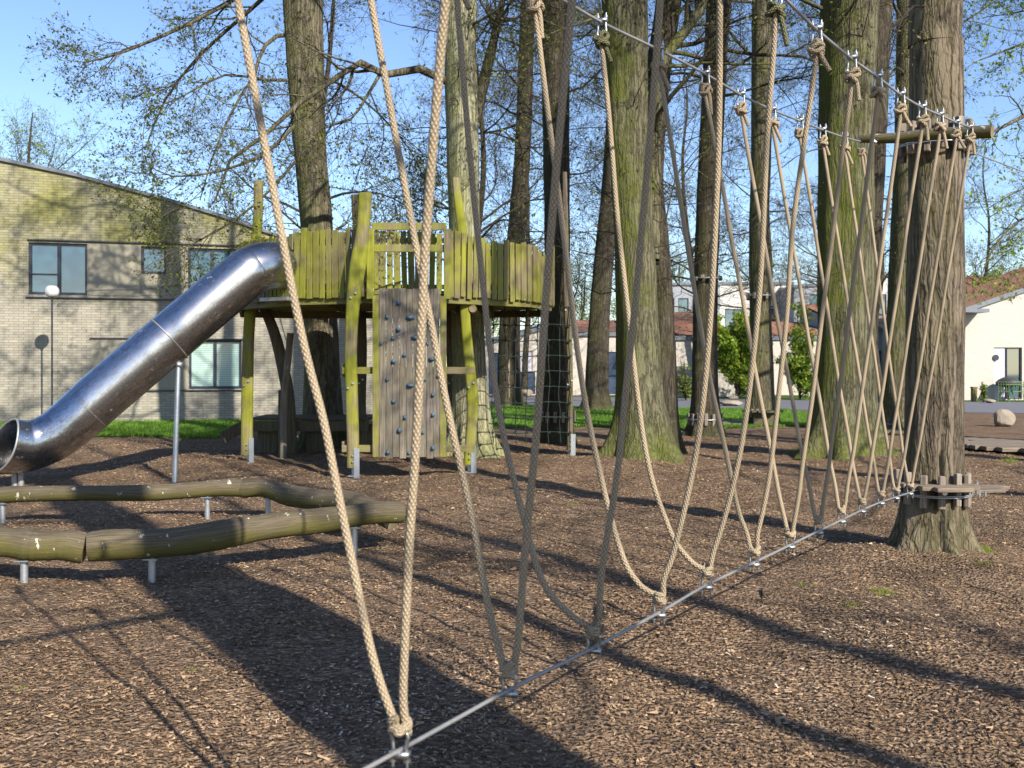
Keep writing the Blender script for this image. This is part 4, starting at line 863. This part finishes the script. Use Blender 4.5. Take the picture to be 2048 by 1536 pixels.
m = MB(); m.tube([P(1020, 600, 16.8), P(1018, 700, 16.8), P(1017, 795, 16.8)], .017, 8); 
tag(obj('hanging_rope', m, MT['rope'], loc=P(1020, 600, 16.8)), 'thin tan rope hanging straight down behind the climbing net', 'rope')

# low dark deck behind the tower with stump posts
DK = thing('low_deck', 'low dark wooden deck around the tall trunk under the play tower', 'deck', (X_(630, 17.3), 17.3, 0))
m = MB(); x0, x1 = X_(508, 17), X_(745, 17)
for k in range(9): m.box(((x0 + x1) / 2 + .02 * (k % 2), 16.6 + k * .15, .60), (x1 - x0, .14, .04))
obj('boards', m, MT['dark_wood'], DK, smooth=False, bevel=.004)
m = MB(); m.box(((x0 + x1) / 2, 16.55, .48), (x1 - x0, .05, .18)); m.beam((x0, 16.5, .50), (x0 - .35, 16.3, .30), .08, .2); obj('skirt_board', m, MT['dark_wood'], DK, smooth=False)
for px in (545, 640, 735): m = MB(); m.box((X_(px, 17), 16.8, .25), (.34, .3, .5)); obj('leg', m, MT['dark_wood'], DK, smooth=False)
def stump(pts, w_, Z, lab, mat='dark_wood'):
    m = MB(); q = [P(x, y, Z) for x, y in pts]; q[0][2] = -.05; m.tube(smooth_path(q, 12), w_ / FPX * Z / 2, 12, capmi=1)
    tag(obj('wooden_post', m, [MT[mat], MT['log_end']], loc=(q[0][0], q[0][1], 0)), lab, 'post')
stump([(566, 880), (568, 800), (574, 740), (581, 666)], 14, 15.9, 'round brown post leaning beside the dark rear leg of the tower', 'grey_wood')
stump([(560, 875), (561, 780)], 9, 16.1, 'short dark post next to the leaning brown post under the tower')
m = MB(); m.tube([P(552, 610, 16.2), P(575, 690, 15.9)], .008, 5); tag(obj('guy_wire', m, MT['cable'], loc=P(575, 690, 15.9)), 'thin dark wire from the deck edge down to the leaning brown post', 'wire')

# ------------------------------------------------------------ log beams on steel legs
def log(label, pix, rads, legs, gp, mat='log'):
    pts = [P(x, y, Z) for x, y, Z in pix]; q = smooth_path(pts, 70); q = q + np.stack([0 * q[:, 0], 0 * q[:, 0], .008 * np.sin(np.arange(70) * .23)], 1)
    t_ = thing('balance_log', label, 'balance beam', (pts[0][0], pts[0][1], 0), gp)
    rr = np.interp(np.linspace(0, len(rads) - 1, 70), np.arange(len(rads)), rads) * (1 + .03 * np.sin(np.arange(70) * .31) + .012 * rng.normal(size=70))
    rr[0] *= .93; rr[-1] *= .93
    m = MB(); m.tube(q, rr, 28, capmi=1); obj('log', m, [MT[mat], MT['log_end']], t_)
    for (px, py) in legs:
        Z = GZ(py); k = int(np.argmin([abs(CX + p[0] / p[1] * FPX - px) for p in q])); c = q[k]; m = MB()
        m.tube([(c[0], c[1], c[2] - rr[k] * .8), (c[0], c[1], -.1)], .026, 14); o = obj('leg', m, MT['galv'], t_)
        m = MB(); m.box((c[0], c[1], c[2] - rr[k] - .002), (.10, .10, .008)); obj('plate', m, MT['galv'], o, smooth=False)
GL = 'log balance beams on steel legs'
log('near log on the left with its sawn end meeting the long front log', [(-330, 1075, 6.35), (-150, 1082, 6.45), (0, 1086, 6.6), (90, 1090, 6.65), (172, 1097, 6.7)], [.105, .11, .105, .105, .105], [(48, 1160), (-200, 1160)], GL)
log('long front log rising to the right with its sawn round end in front', [(176, 1094, 6.62), (302, 1087, 6.75), (450, 1068, 7.05), (600, 1045, 7.4), (710, 1031, 7.68), (803, 1024, 7.9)], [.105, .105, .105, .10, .092, .088], [(302, 1157), (710, 1107)], GL)
log('curved rear log bending forward to the right behind the rope', [(482, 979, 9.5), (530, 977, 9.45), (580, 990, 9.2), (640, 1001, 8.9), (700, 1003, 8.6), (750, 1022, 8.3), (785, 1040, 8.12)], [.088, .092, .10, .10, .10, .095, .09], [(538, 1030), (640, 1036)], GL)
log('thin straight rear log at the left behind the ring of beams', [(-260, 990, 9.1), (-100, 992, 9.15), (0, 990, 9.2), (240, 986, 9.3), (400, 979, 9.4), (484, 976, 9.5)], [.078, .08, .078, .076, .082, .085], [(414, 1040), (0, 1050)], GL)
# ------------------------------------------------------------ rope bridge: one foot cable, two hand cables, V shaped ropes
RB = thing('rope_bridge', 'V shaped rope bridge of tan ropes between three steel cables leading to the near tree', 'rope bridge', (X_(1018, 2.7), 2.7, 0))
BX = [800, 1018, 1187, 1318, 1413, 1508, 1580, 1637, 1683, 1724, 1762, 1792, 1820]
BY = [1500, 1380, 1295, 1225, 1170, 1125, 1090, 1062, 1040, 1020, 1004, 994, 985]
BZ = [2.35 + 4.95 * k / 12 for k in range(13)]
LX = [421, 715, 910, 1070, 1204, 1318, 1411, 1482, 1545, 1600, 1646, 1690, 1724]; LY = [-353, -205, -91, -30, 45, 100, 148, 190, 220, 242, 260, 275, 283]
RX = [945, 1178, 1332, 1441, 1552, 1634, 1704, 1756, 1802, 1845, 1880, 1913, 1940]; RY = [-635, -410, -248, -123, -20, 60, 118, 155, 190, 215, 230, 245, 255]
Bp = [P(x, y, z) for x, y, z in zip(BX, BY, BZ)]; Lp = [P(x, y, z + .27) for x, y, z in zip(LX, LY, BZ)]; Rp_ = [P(x, y, z - .27) for x, y, z in zip(RX, RY, BZ)]
def cable(name, pts, r, n=90):
    m = MB(); q = smooth_path(pts, n); m.tube(q, r, 8); return obj(name, m, MT['cable'], RB)
def ext(pts, k=4.0): return [pts[0] + (pts[0] - pts[1]) * k] + pts
eB = P(1832, 979, 7.42); eL = P(1748, 281, 7.52); eR = P(1958, 268, 7.1)
cable('foot_cable', ext(Bp) + [eB], .0062, 160)
cable('hand_cable', ext(Lp) + [eL], .0070, 160); cable('hand_cable', ext(Rp_) + [eR], .0070, 160)
RR = .0110
def shackle(c, tdir, up=1):
    """bow shackle with a wire rope grip; up=1: bow rises from the cable, -1: hangs below"""
    m = MB(); t_ = tdir / np.linalg.norm(tdir); s_ = np.cross(t_, [0, 0, 1.]); s_ /= np.linalg.norm(s_)
    w_, h = (.0185, .050) if up > 0 else (.0185, .066); q = []
    sd = t_ * .35 + s_ * .94; sd = sd / np.linalg.norm(sd)
    if True:
        for a in np.linspace(-.15 * pi, 1.15 * pi, 15): q.append(c + sd * cos(a) * w_ * 1.15 + np.array([0, 0, up * (h - w_ + sin(a) * w_)]))
        q = [c + sd * w_ + np.array([0, 0, -up * .028])] + [c + sd * w_ * .9] + q + [c - sd * w_ * .9] + [c - sd * w_ + np.array([0, 0, -up * .028])]
    m.tube(q, .0050, 8)
    R = np.stack([sd, np.cross([0, 0, 1.], sd), [0, 0, 1]], 1)
    m.box(c + [0, 0, -up * .010], (.050, .024, .015), R)
    for s2 in (-1, 1):
        p = c + sd * w_ * s2 + np.array([0, 0, -up * .020]); m.tube([p, p + [0, 0, -up * .009]], .0092, 6); m.tube([p, p + [0, 0, -up * .022]], .0042, 6)
    o = obj('shackle', m, MT['zinc'], RB); return c + np.array([0, 0, up * h])
def knot_top(c, d, seed, side):
    """c: centre; rope leaves downwards along d; returns polyline of coils and the tail"""
    a = np.linspace(0, 2 * pi * 2.4, 56); R0 = .026
    ax = np.array([.25 * side, .1, 1.0]); ax /= np.linalg.norm(ax); u = np.cross(ax, [0, 1, 0]); u /= np.linalg.norm(u); v = np.cross(ax, u)
    q = [c + u * cos(t_ + seed) * R0 * (1 + .22 * sin(1.7 * t_ + seed)) + v * sin(t_ + seed) * R0 * .95 + ax * (-.024 + .046 * k / 55 + .010 * sin(2.3 * t_ + seed)) for k, t_ in enumerate(a)]
    return q
def arm(pts, r=RR, n=110, mat='rope', frm=0):
    q = smooth_path(pts, n); m = MB(); w_ = rng.uniform(0, 6); q = q + np.stack([.0015 * np.sin(np.arange(n) * .21 + w_), .001 * np.cos(np.arange(n) * .17 + w_), 0 * q[:, 0]], 1); m.tube(q, r, 14); return m
ctlL = {0: [(590, 600, .42), (660, 900, .62), (730, 1250, .85)], 1: [(838, 520, .35), (880, 740, .5), (940, 1020, .72), (985, 1250, .9)], 2: [(952, 430, .33), (988, 760, .58), (1040, 1010, .76), (1085, 1160, .9), (1130, 1220, .96)],
        3: [(1110, 330, .3), (1155, 700, .57), (1200, 950, .77), (1245, 1110, .9), (1275, 1165, .95)], 4: [(1224, 300, .23), (1245, 530, .43), (1290, 890, .74), (1335, 1050, .88), (1378, 1118, .95)],
        5: [(1350, 330, .24), (1400, 650, .54), (1440, 850, .75), (1472, 1000, .89), (1492, 1065, .95)]}
ctlR = {0: [(868, 250, .4), (845, 620, .6), (825, 1000, .8), (806, 1350, .95)], 1: [(1105, 420, .44), (1084, 720, .63), (1060, 1000, .8), (1036, 1270, .95)], 2: [(1296, 330, .38), (1265, 650, .58), (1240, 900, .75), (1205, 1140, .92)],
        3: [(1436, 300, .34), (1424, 580, .54), (1395, 890, .77), (1350, 1090, .92), (1328, 1160, .97)], 4: [(1536, 250, .2), (1520, 560, .5), (1490, 850, .76), (1450, 1030, .91), (1424, 1115, .97)],
        5: [(1590, 420, .33), (1572, 640, .54), (1548, 880, .78), (1526, 1020, .92), (1514, 1075, .97)]}
for k in range(13):
    tB = (Bp[min(k + 1, 12)] - Bp[max(k - 1, 0)]); c = Bp[k]; top = shackle(c, tB, 1)
    mm = MB()
    # lower knot: the rope wraps twice round the bow of the shackle
    bc = top + np.array([0, 0, .004]); rough_ = rng.normal(0, 1, 4); a = np.linspace(0, 2 * pi * 1.7, 34); q = [bc + np.array([cos(t_ + k) * (.018 + .005 * sin(2.1 * t_ + k)), sin(t_ + k) * .017, -.016 + .040 * i / 33 + .006 * sin(1.9 * t_)]) for i, t_ in enumerate(a)]
    ends = {}
    mossy = 'rope'
    for side, Tp, ctl in ((-1, Lp, ctlL), (1, Rp_, ctlR)):
        ct = shackle(Tp[k], (Tp[min(k + 1, 12)] - Tp[max(k - 1, 0)]), -1)
        kc = ct + np.array([0, 0, -.016]); start = kc + np.array([0, 0, -.02]); endp = bc + np.array([side * .014, 0, .012])
        if k in ctl: mid = [P(x, y, (Tp[k][1] * (1 - f) + c[1] * f)) for x, y, f in ctl[k]]
        else:
            mid = []; s_ = .05 + .02 * sin(k * 2.3 + side)
            for f in (.2, .4, .6, .8, .92): p = start * (1 - f) + endp * f; p = p + np.array([-side * 0, 0, -s_ * 4 * f ** 2 * (1 - f) * 1.5]); mid.append(p)
        mt = 'rope_mossy' if (k == 4) else 'rope'
        o = obj('bridge_rope', arm([kc + [0, 0, .015], start] + mid + [endp, bc + [0, 0, -.004]], RR, 150), MT['rope'], RB)
        km = MB(); km.tube(smooth_path(knot_top(kc, None, k * 2 + side, side), 110), RR * .95, 10); 
        tl = .10 + .05 * ((k * 7 + side) % 3) / 2; km.tube(smooth_path([kc + [.008, -.01, -.01], kc + [.020, -.012, -.045], kc + [.028 + .012 * (k % 3), -.012, -.02 - tl * .8]], 12), RR * .92, 10)
        obj('knot', km, MT[mt], o)
    km = MB(); km.tube(smooth_path(q, 70), RR * .9, 10); km.tube(smooth_path([bc + [.02, .01, .02], bc + [0, -.024, -.004], bc + [-.018, .006, .02]], 16), RR * .95, 10)
    kk = obj('bottom_knot', km, MT['rope'], RB)
    if k == 2:   # frayed strands
        fm = MB(); n_ = 90; b0 = bc + np.array([.012, 0, .075]); p0 = b0 + rng.normal(0, .006, (n_, 3)); d = unit(rng.normal(0, .6, (n_, 3)) + [.3, 0, -.8]); Ls = rng.uniform(.02, .05, n_)[:, None]
        fm.tubes(np.stack([p0, p0 + d * Ls * .5, p0 + d * Ls + rng.normal(0, .006, (n_, 3))], 1), np.full((n_, 3), .0011), 3)
        p0 = bc + rng.normal(0, .012, (n_, 3)); d = unit(rng.normal(0, .6, (n_, 3)) + [.5, 0, -.1]); fm.tubes(np.stack([p0, p0 + d * .02, p0 + d * .04], 1), np.full((n_, 3), .0011), 3); obj('frayed_strands', fm, MT['rope'], kk)
        sm = MB(); sm.tube(smooth_path([bc, bc + [.008, 0, .04], b0], 10), .007, 8); obj('worn_core', sm, MT['rope'], kk)

# crossbar, peg collars and steps on the near tree
CB = thing('crossbar_log', 'round greenish log bolted across the near tree holding the hand cables', 'crossbar', P(1855, 270, 7.3))
m = MB(); q = smooth_path([P(1722, 277, 7.56), P(1790, 276, 7.44), P(1860, 269, 7.3), P(1985, 263, 7.02)], 30); m.tube(q, np.interp(np.linspace(0, 1, 30), [0, .25, 1], [.034, .040, .049]), 20, capmi=1); obj('log', m, [MT['log'], MT['log_end']], CB)
m = MB()
for e in (eL, eR): m.tube([e + [0, -.03, .0], e + [0, .05, 0]], .016, 10); m.tube([e + [0, -.04, 0], e + [0, -.03, 0]], .024, 8)
obj('eye_bolt', m, MT['galv'], CB)
def collar(label, cxy, z0, z1, R0, n, plate=None, w_=.048, th=.05, jit=.012, group=None, wires=(.35,), a0=.1):
    t_ = thing('peg_collar', label, 'peg collar', (cxy[0], cxy[1], z0), group)
    for k in range(n):
        a = a0 + k / n * 2 * pi; m = MB(); R = rotz(a + pi / 2); dz = rng.normal(0, jit)
        m.box((cxy[0] + cos(a) * (R0 + th / 2), cxy[1] + sin(a) * (R0 + th / 2), (z0 + z1) / 2 + dz), (w_, th, z1 - z0), R @ np.array([[cos(.02), 0, sin(.02)], [0, 1, 0], [-sin(.02), 0, cos(.02)]])); obj('peg', m, MT['peg'], t_, smooth=False, bevel=.008)
    m = MB()
    for f in wires:
        for dz in (0, .012):
            q = [np.array([cxy[0] + cos(a) * (R0 + th + .006), cxy[1] + sin(a) * (R0 + th + .006), z0 + (z1 - z0) * f + dz + .006 * sin(a)]) for a in np.arange(48) / 48 * 2 * pi]; m.tube(q, .005, 6, closed=True)
    obj('cable_loop', m, MT['galv'], t_); return t_
tc = lambda z: np.array([X_(np.interp(z, [0, .8, 2, 3.3], [1861, 1864, 1867, 1870]), 7.7), 7.7])
collar('upper ring of wooden pegs clamped round the near tree below the crossbar', tc(3.3), 3.20, 3.46, .245, 14, wires=(.30,), a0=.05)
collar('lower ring of wooden pegs clamped round the near tree under its small deck', tc(.5), .40, .66, .252, 13, wires=(.33,), w_=.05, th=.042, a0=.22)
ST = thing('tree_step', 'small round grey board deck fixed around the foot of the near tree', 'step deck', (tc(.5)[0], 7.7, .56)); m = MB(); c = tc(.5)
for k in range(6):
    y0 = 7.7 - .47 + k * .085; hw = math.sqrt(max(.01, .43 ** 2 - (y0 + .04 - 7.7) ** 2)) if y0 < 7.62 else .43
    if k > 4: continue
    hw = [.14, .22, .27, .295, .305][k]; m.box((c[0] - .02, y0 + .04, .565), (2 * hw, .08, .035))
obj('boards', m, MT['plank'], ST, smooth=False, bevel=.006)
m = MB(); e = c + np.array([.27, -.2]); m.tube([(e[0], e[1], .50), (e[0], e[1], .60)], .014, 8); m.tube([(eB[0], eB[1], .545), (c[0] - .15, 7.5, .54)], .010, 8); m.tube([(c[0] - .05, 7.35, .53), (c[0] - .05, 7.40, .53)], .022, 10); obj('eye_bolt', m, MT['zinc'], ST)
# next step board of the neighbouring element, to the right behind the near tree
SB = thing('step_board', 'square wet looking step board hanging right of the near tree foot', 'step board', P(1960, 975, 8.3)); m = MB()
for k in range(3): m.box(P(1968, 975, 8.25 + .12 * k) * [1, 1, 0] + [.02 * k, 0, .43], (.34, .11, .03), rotz(.12))
obj('boards', m, MT['plank'], SB, smooth=False, bevel=.005)
m = MB(); p = P(1958, 985, 8.15)
for s in (-.02, .03): m.tube([(p[0] + s, 8.1, .40), (p[0] + s, 8.1, .44)], .008, 6)
m.tube([(c[0] + .2, 7.75, .50), (p[0] - .1, 8.2, .46)], .004, 6); obj('bolt', m, MT['galv'], SB)
m = MB(); m.tube(smooth_path([P(1936, 300, 7.6), P(1985, 320, 8.2), P(2060, 348, 8.9), P(2150, 378, 9.6)], 20), .006, 6); tag(obj('steel_cable', m, MT['cable'], loc=P(1936, 300, 7.6)), 'dark steel cable running from the near tree out of the right edge', 'cable')
# collars on trees further back
def pcollar(label, px, py0, py1, Z, wpx, n, wf=.7): 
    c = P(px, HY, Z); collar(label, (c[0], c[1]), CAMH - (py1 - HY) / FPX * Z, CAMH - (py0 - HY) / FPX * Z, wpx / FPX * Z / 2 + .02, n, w_=.07, th=.06, wires=(.5,))
pcollar('ring of pale pegs round the foot of the dark trunk behind the net', 1113, 822, 843, 19, 60, 14)
pcollar('ring of pegs round the foot of the narrow dark trunk left of the bush', 1410, 826, 850, 21, 56, 14)
pcollar('high ring of pegs round the narrow dark trunk left of the bush', 1412, 554, 562, 21, 50, 12)
pcollar('high ring of pegs round the slim pale trunk right of the bush', 1521, 586, 598, 24.8, 44, 13)
pcollar('low ring of pegs round the slim pale trunk right of the bush', 1524, 818, 834, 24.8, 50, 14)
pcollar('ring of pegs low on the brownish trunk behind the near tree', 1796, 836, 858, 22.5, 54, 14)
def disc(name, label, px, py, Z, r, th=.06, mat='plank', n=9, cat='deck', fy=1.0):
    c = P(px, py, Z); t_ = thing(name, label, cat, (c[0], c[1], 0)); m = MB(); st = 2 * r / n
    for k in range(n):
        y = -r + st * (k + .5); hw = math.sqrt(max(.02, r * r - y * y)); m.box((c[0], c[1] + y * fy, c[2]), (2 * hw, st * .94 * fy, th))
    obj('boards', m, MT[mat], t_, smooth=False, bevel=.006); m = MB(); m.box((c[0], c[1] - r * .5, c[2] / 2 - .03), (r * 1.2, .08, max(.03, c[2] - .03))); m.box((c[0], c[1] + r * .5, c[2] / 2 - .03), (r * 1.2, .08, max(.03, c[2] - .03))); obj('joist', m, MT['dark_wood'], t_, smooth=False)
disc('round_deck', 'large round plank deck on the ground at the right edge behind the near tree', 2045, 892, 17.2, 1.05, .07)
disc('round_deck', 'second round plank deck further back behind the first at the right', 1955, 884, 18.9, .85, .06)
disc('round_deck', 'pale flat deck on the ground left of the slim ringed trunk foot', 1478, 846, 25.3, .75, .06)
disc('round_deck', 'dark small raised deck beside the brownish trunk foot', 1790, 862, 21.6, .62, .06, 'dark_wood')
disc('round_deck', 'dark thin deck behind the slim ringed trunk near the road', 1525, 822, 24.6, .5, .05, 'dark_wood')
# boulders and bits
def rock(label, px, py, Z, sx, sz, seed, name='boulder'):
    rs_ = np.random.default_rng(seed); c = P(px, py, Z); c[2] = 0; nu, nv = 20, 14; V = []; ph = rs_.uniform(0, 6, 8); nrm = unit(rs_.normal(size=(14, 3))); dd = rs_.uniform(.62, .9, 14)
    for i in range(nv + 1):
        for j in range(nu):
            a = j / nu * 2 * pi; b = i / nv * pi - pi / 2; d = np.array([cos(b) * cos(a), cos(b) * sin(a), sin(b)]); r_ = min(1.0, np.min(np.where(nrm @ d > .05, dd / np.maximum(nrm @ d, .05), 9))) * (1 + .02 * sin(7 * a + ph[0]) * cos(6 * b + ph[1]))
            V.append([c[0] + d[0] * sx * r_, c[1] + d[1] * sx * .8 * r_, sz * .8 + d[2] * sz * r_])
    F = [[i * nu + j, i * nu + (j + 1) % nu, (i + 1) * nu + (j + 1) % nu, (i + 1) * nu + j] for i in range(nv) for j in range(nu)]
    m = MB(); m.add(V, F); tag(obj(name, m, MT['rock'], loc=c, smooth=False, bevel=0), label, 'boulder')
rock('big pale faceted boulder beside the road at the right edge', 2006, 853, GZ(853), .30, .245, 5)
rock('small boulder on the road edge below the bright bush', 1466, 795, 44, .28, .13, 6)
rock('low grey boulder on the lawn edge in front of the bush', 1460, 815, 37, .5, .14, 7)
rock('small pale stone by the garage door seen through the net', 1052, 787, 48, .35, .25, 8)
rock('flat pale stone on the grass before the white gable house', 1980, 806, 40, .3, .11, 9)
m = MB(); b = P(1948, 800, 41.5); b[2] = 0; m.box((b[0], b[1], .3), (.2, .2, .62)); m.box((b[0], b[1], .63), (.24, .24, .05)); tag(obj('short_post', m, MT['olive'], loc=b, smooth=False, bevel=.01), 'short greenish wooden post on the grass before the white gable house', 'post')
# garden set on the terrace of the gable house
Zt = 41.8
def gchair(px, rz, label):
    b = P(px, HY, Zt); b[2] = 0; t_ = thing('garden_chair', label, 'chair', b, 'green metal garden chairs'); R = rotz(rz)
    def w(v): return b + R @ np.array(v, float)
    m = MB(); m.box(w([0, 0, .45]), (.46, .44, .03), R); obj('seat', m, MT['green_paint'], t_, smooth=False)
    m = MB()
    for k in range(5): m.tube([w([-.2 + .1 * k, .21, .47]), w([-.2 + .1 * k, .27, .86])], .012, 6)
    m.tube([w([-.23, .27, .87]), w([.23, .27, .87])], .016, 6); m.tube([w([-.23, .0, .66]), w([-.23, .25, .66])], .016, 6); m.tube([w([.23, .0, .66]), w([.23, .25, .66])], .016, 6); obj('backrest', m, MT['green_paint'], t_)
    for sx in (-.2, .2):
        for sy in (-.2, .2): m = MB(); m.tube([w([sx, sy, .45]), w([sx * 1.15, sy * 1.15, 0])], .014, 6); obj('leg', m, MT['green_paint'], t_)
gchair(2008, 2.6, 'green metal garden chair left of the terrace table'); gchair(2060, -.4, 'green metal garden chair right of the terrace table')
gchair(2032, 3.1, 'green metal garden chair in front of the terrace table')
b = P(2034, HY, Zt + .6); b[2] = 0; t_ = thing('garden_table', 'green metal table on the terrace of the white gable house', 'table', b)
m = MB(); m.box(b + [0, 0, .74], (1.3, .8, .03)); obj('tabletop', m, MT['green_paint'], t_, smooth=False)
for sx in (-.55, .55):
    for sy in (-.33, .33): m = MB(); m.tube([b + [sx, sy, .73], b + [sx, sy, 0]], .02, 6); obj('leg', m, MT['green_paint'], t_)
b = P(2016, HY, Zt + 1.1); b[2] = 0; t_ = thing('kettle_grill', 'black covered barbecue grill behind the green terrace chairs', 'grill', b)
m = MB(); m.tube([b + [0, 0, z] for z in (.60, .7, .82, .95, 1.05, 1.1)], [.18, .48, .52, .40, .22, .03], 16); obj('bowl', m, MT['black'], t_)
for a in (0, 2.1, 4.2): m = MB(); m.tube([b + [.1 * cos(a), .1 * sin(a), .65], b + [.32 * cos(a), .32 * sin(a), 0]], .018, 6); obj('leg', m, MT['black'], t_)
# weeds, sticks
def tuft(label, px, py, n, h, mat='leaf_bright', s=.05):
    Z = GZ(py); b = P(px, py, Z); b[2] = float(gz(b[0], b[1])); k = n; x = b[0] + rng.normal(0, s, k); y = b[1] + rng.normal(0, s, k); a = rng.uniform(0, pi, k); d = np.stack([np.cos(a), np.sin(a), 0 * a], 1) * .003
    base = np.stack([x, y, gz(x, y) + 0 * x], 1); tip = base + np.stack([rng.normal(0, .5, k) * h, rng.normal(0, .5, k) * h, h * rng.uniform(.4, 1.1, k)], 1); m = MB()
    m.add(np.stack([base - d, base + d, tip], 1).reshape(-1, 3), np.arange(3 * k).reshape(-1, 3), rnd=np.repeat(rng.random(k), 3)); tag(obj('weed_tuft', m, MT[mat], loc=b, smooth=False), label, 'weed', 'small weeds growing in the bark mulch')
tuft('sparse grass tuft in the mulch left below the near tree', 1765, 1188, 60, .05); tuft('round yellow green weed right of the near tree roots', 1968, 1108, 130, .05, s=.04)
tuft('flat yellow green moss bit in the open mulch below the near tree', 1700, 1216, 90, .015, s=.03); tuft('small green sprig at the root of the near tree, right side', 1966, 1140, 40, .03, s=.03)
tuft('tiny green moss bit between the log beams and the net ropes', 1147, 1004, 50, .02, s=.04); tuft('leafy green weeds around the root flare of the broad mossy trunk', 1745, 912, 420, .16, s=.16); tuft('leafy green weeds at the left root of the broad mossy trunk', 1610, 915, 300, .12, s=.16)
tuft('green moss bit in the mulch at the lower left', 385, 1345, 50, .012, s=.02); tuft('grass sprig in the mulch behind the near tree', 2020, 925, 120, .08, s=.07); tuft('weeds at the mossy foot of the forked trunk', 1310, 922, 260, .10, s=.12)
tuft('pale sprig by the ropes in the open mulch', 1610, 1172, 30, .03, s=.05); tuft('yellow moss bit lower left corner of the mulch', 40, 1392, 40, .012, s=.02)
def stick(label, pts, r): 
    q = [P(x, y, GZ(y)) for x, y in pts]; 
    for p in q: p[2] = float(gz(p[0], p[1])) + .012
    m = MB(); m.tube(smooth_path(q, 10), np.linspace(r, r * .5, 10), 6); tag(obj('twig', m, MT['twig_far'], loc=q[0]), label, 'stick', 'twigs lying on the mulch')
stick('long reddish twig lying in the mulch at the lower right', [(1418, 1430), (1450, 1433), (1492, 1434)], .005); stick('thin pale twig by the third rope loop', [(1215, 1205), (1240, 1215), (1262, 1222)], .005)
stick('dark short twig upright between the rope loops', [(1524, 1188), (1527, 1200), (1532, 1206)], .008); stick('brown twig left of the foot cable', [(1420, 1360), (1436, 1347), (1444, 1340)], .005)
stick('thin curved twig near the right edge', [(1940, 1170), (1985, 1180), (2040, 1200)], .004)
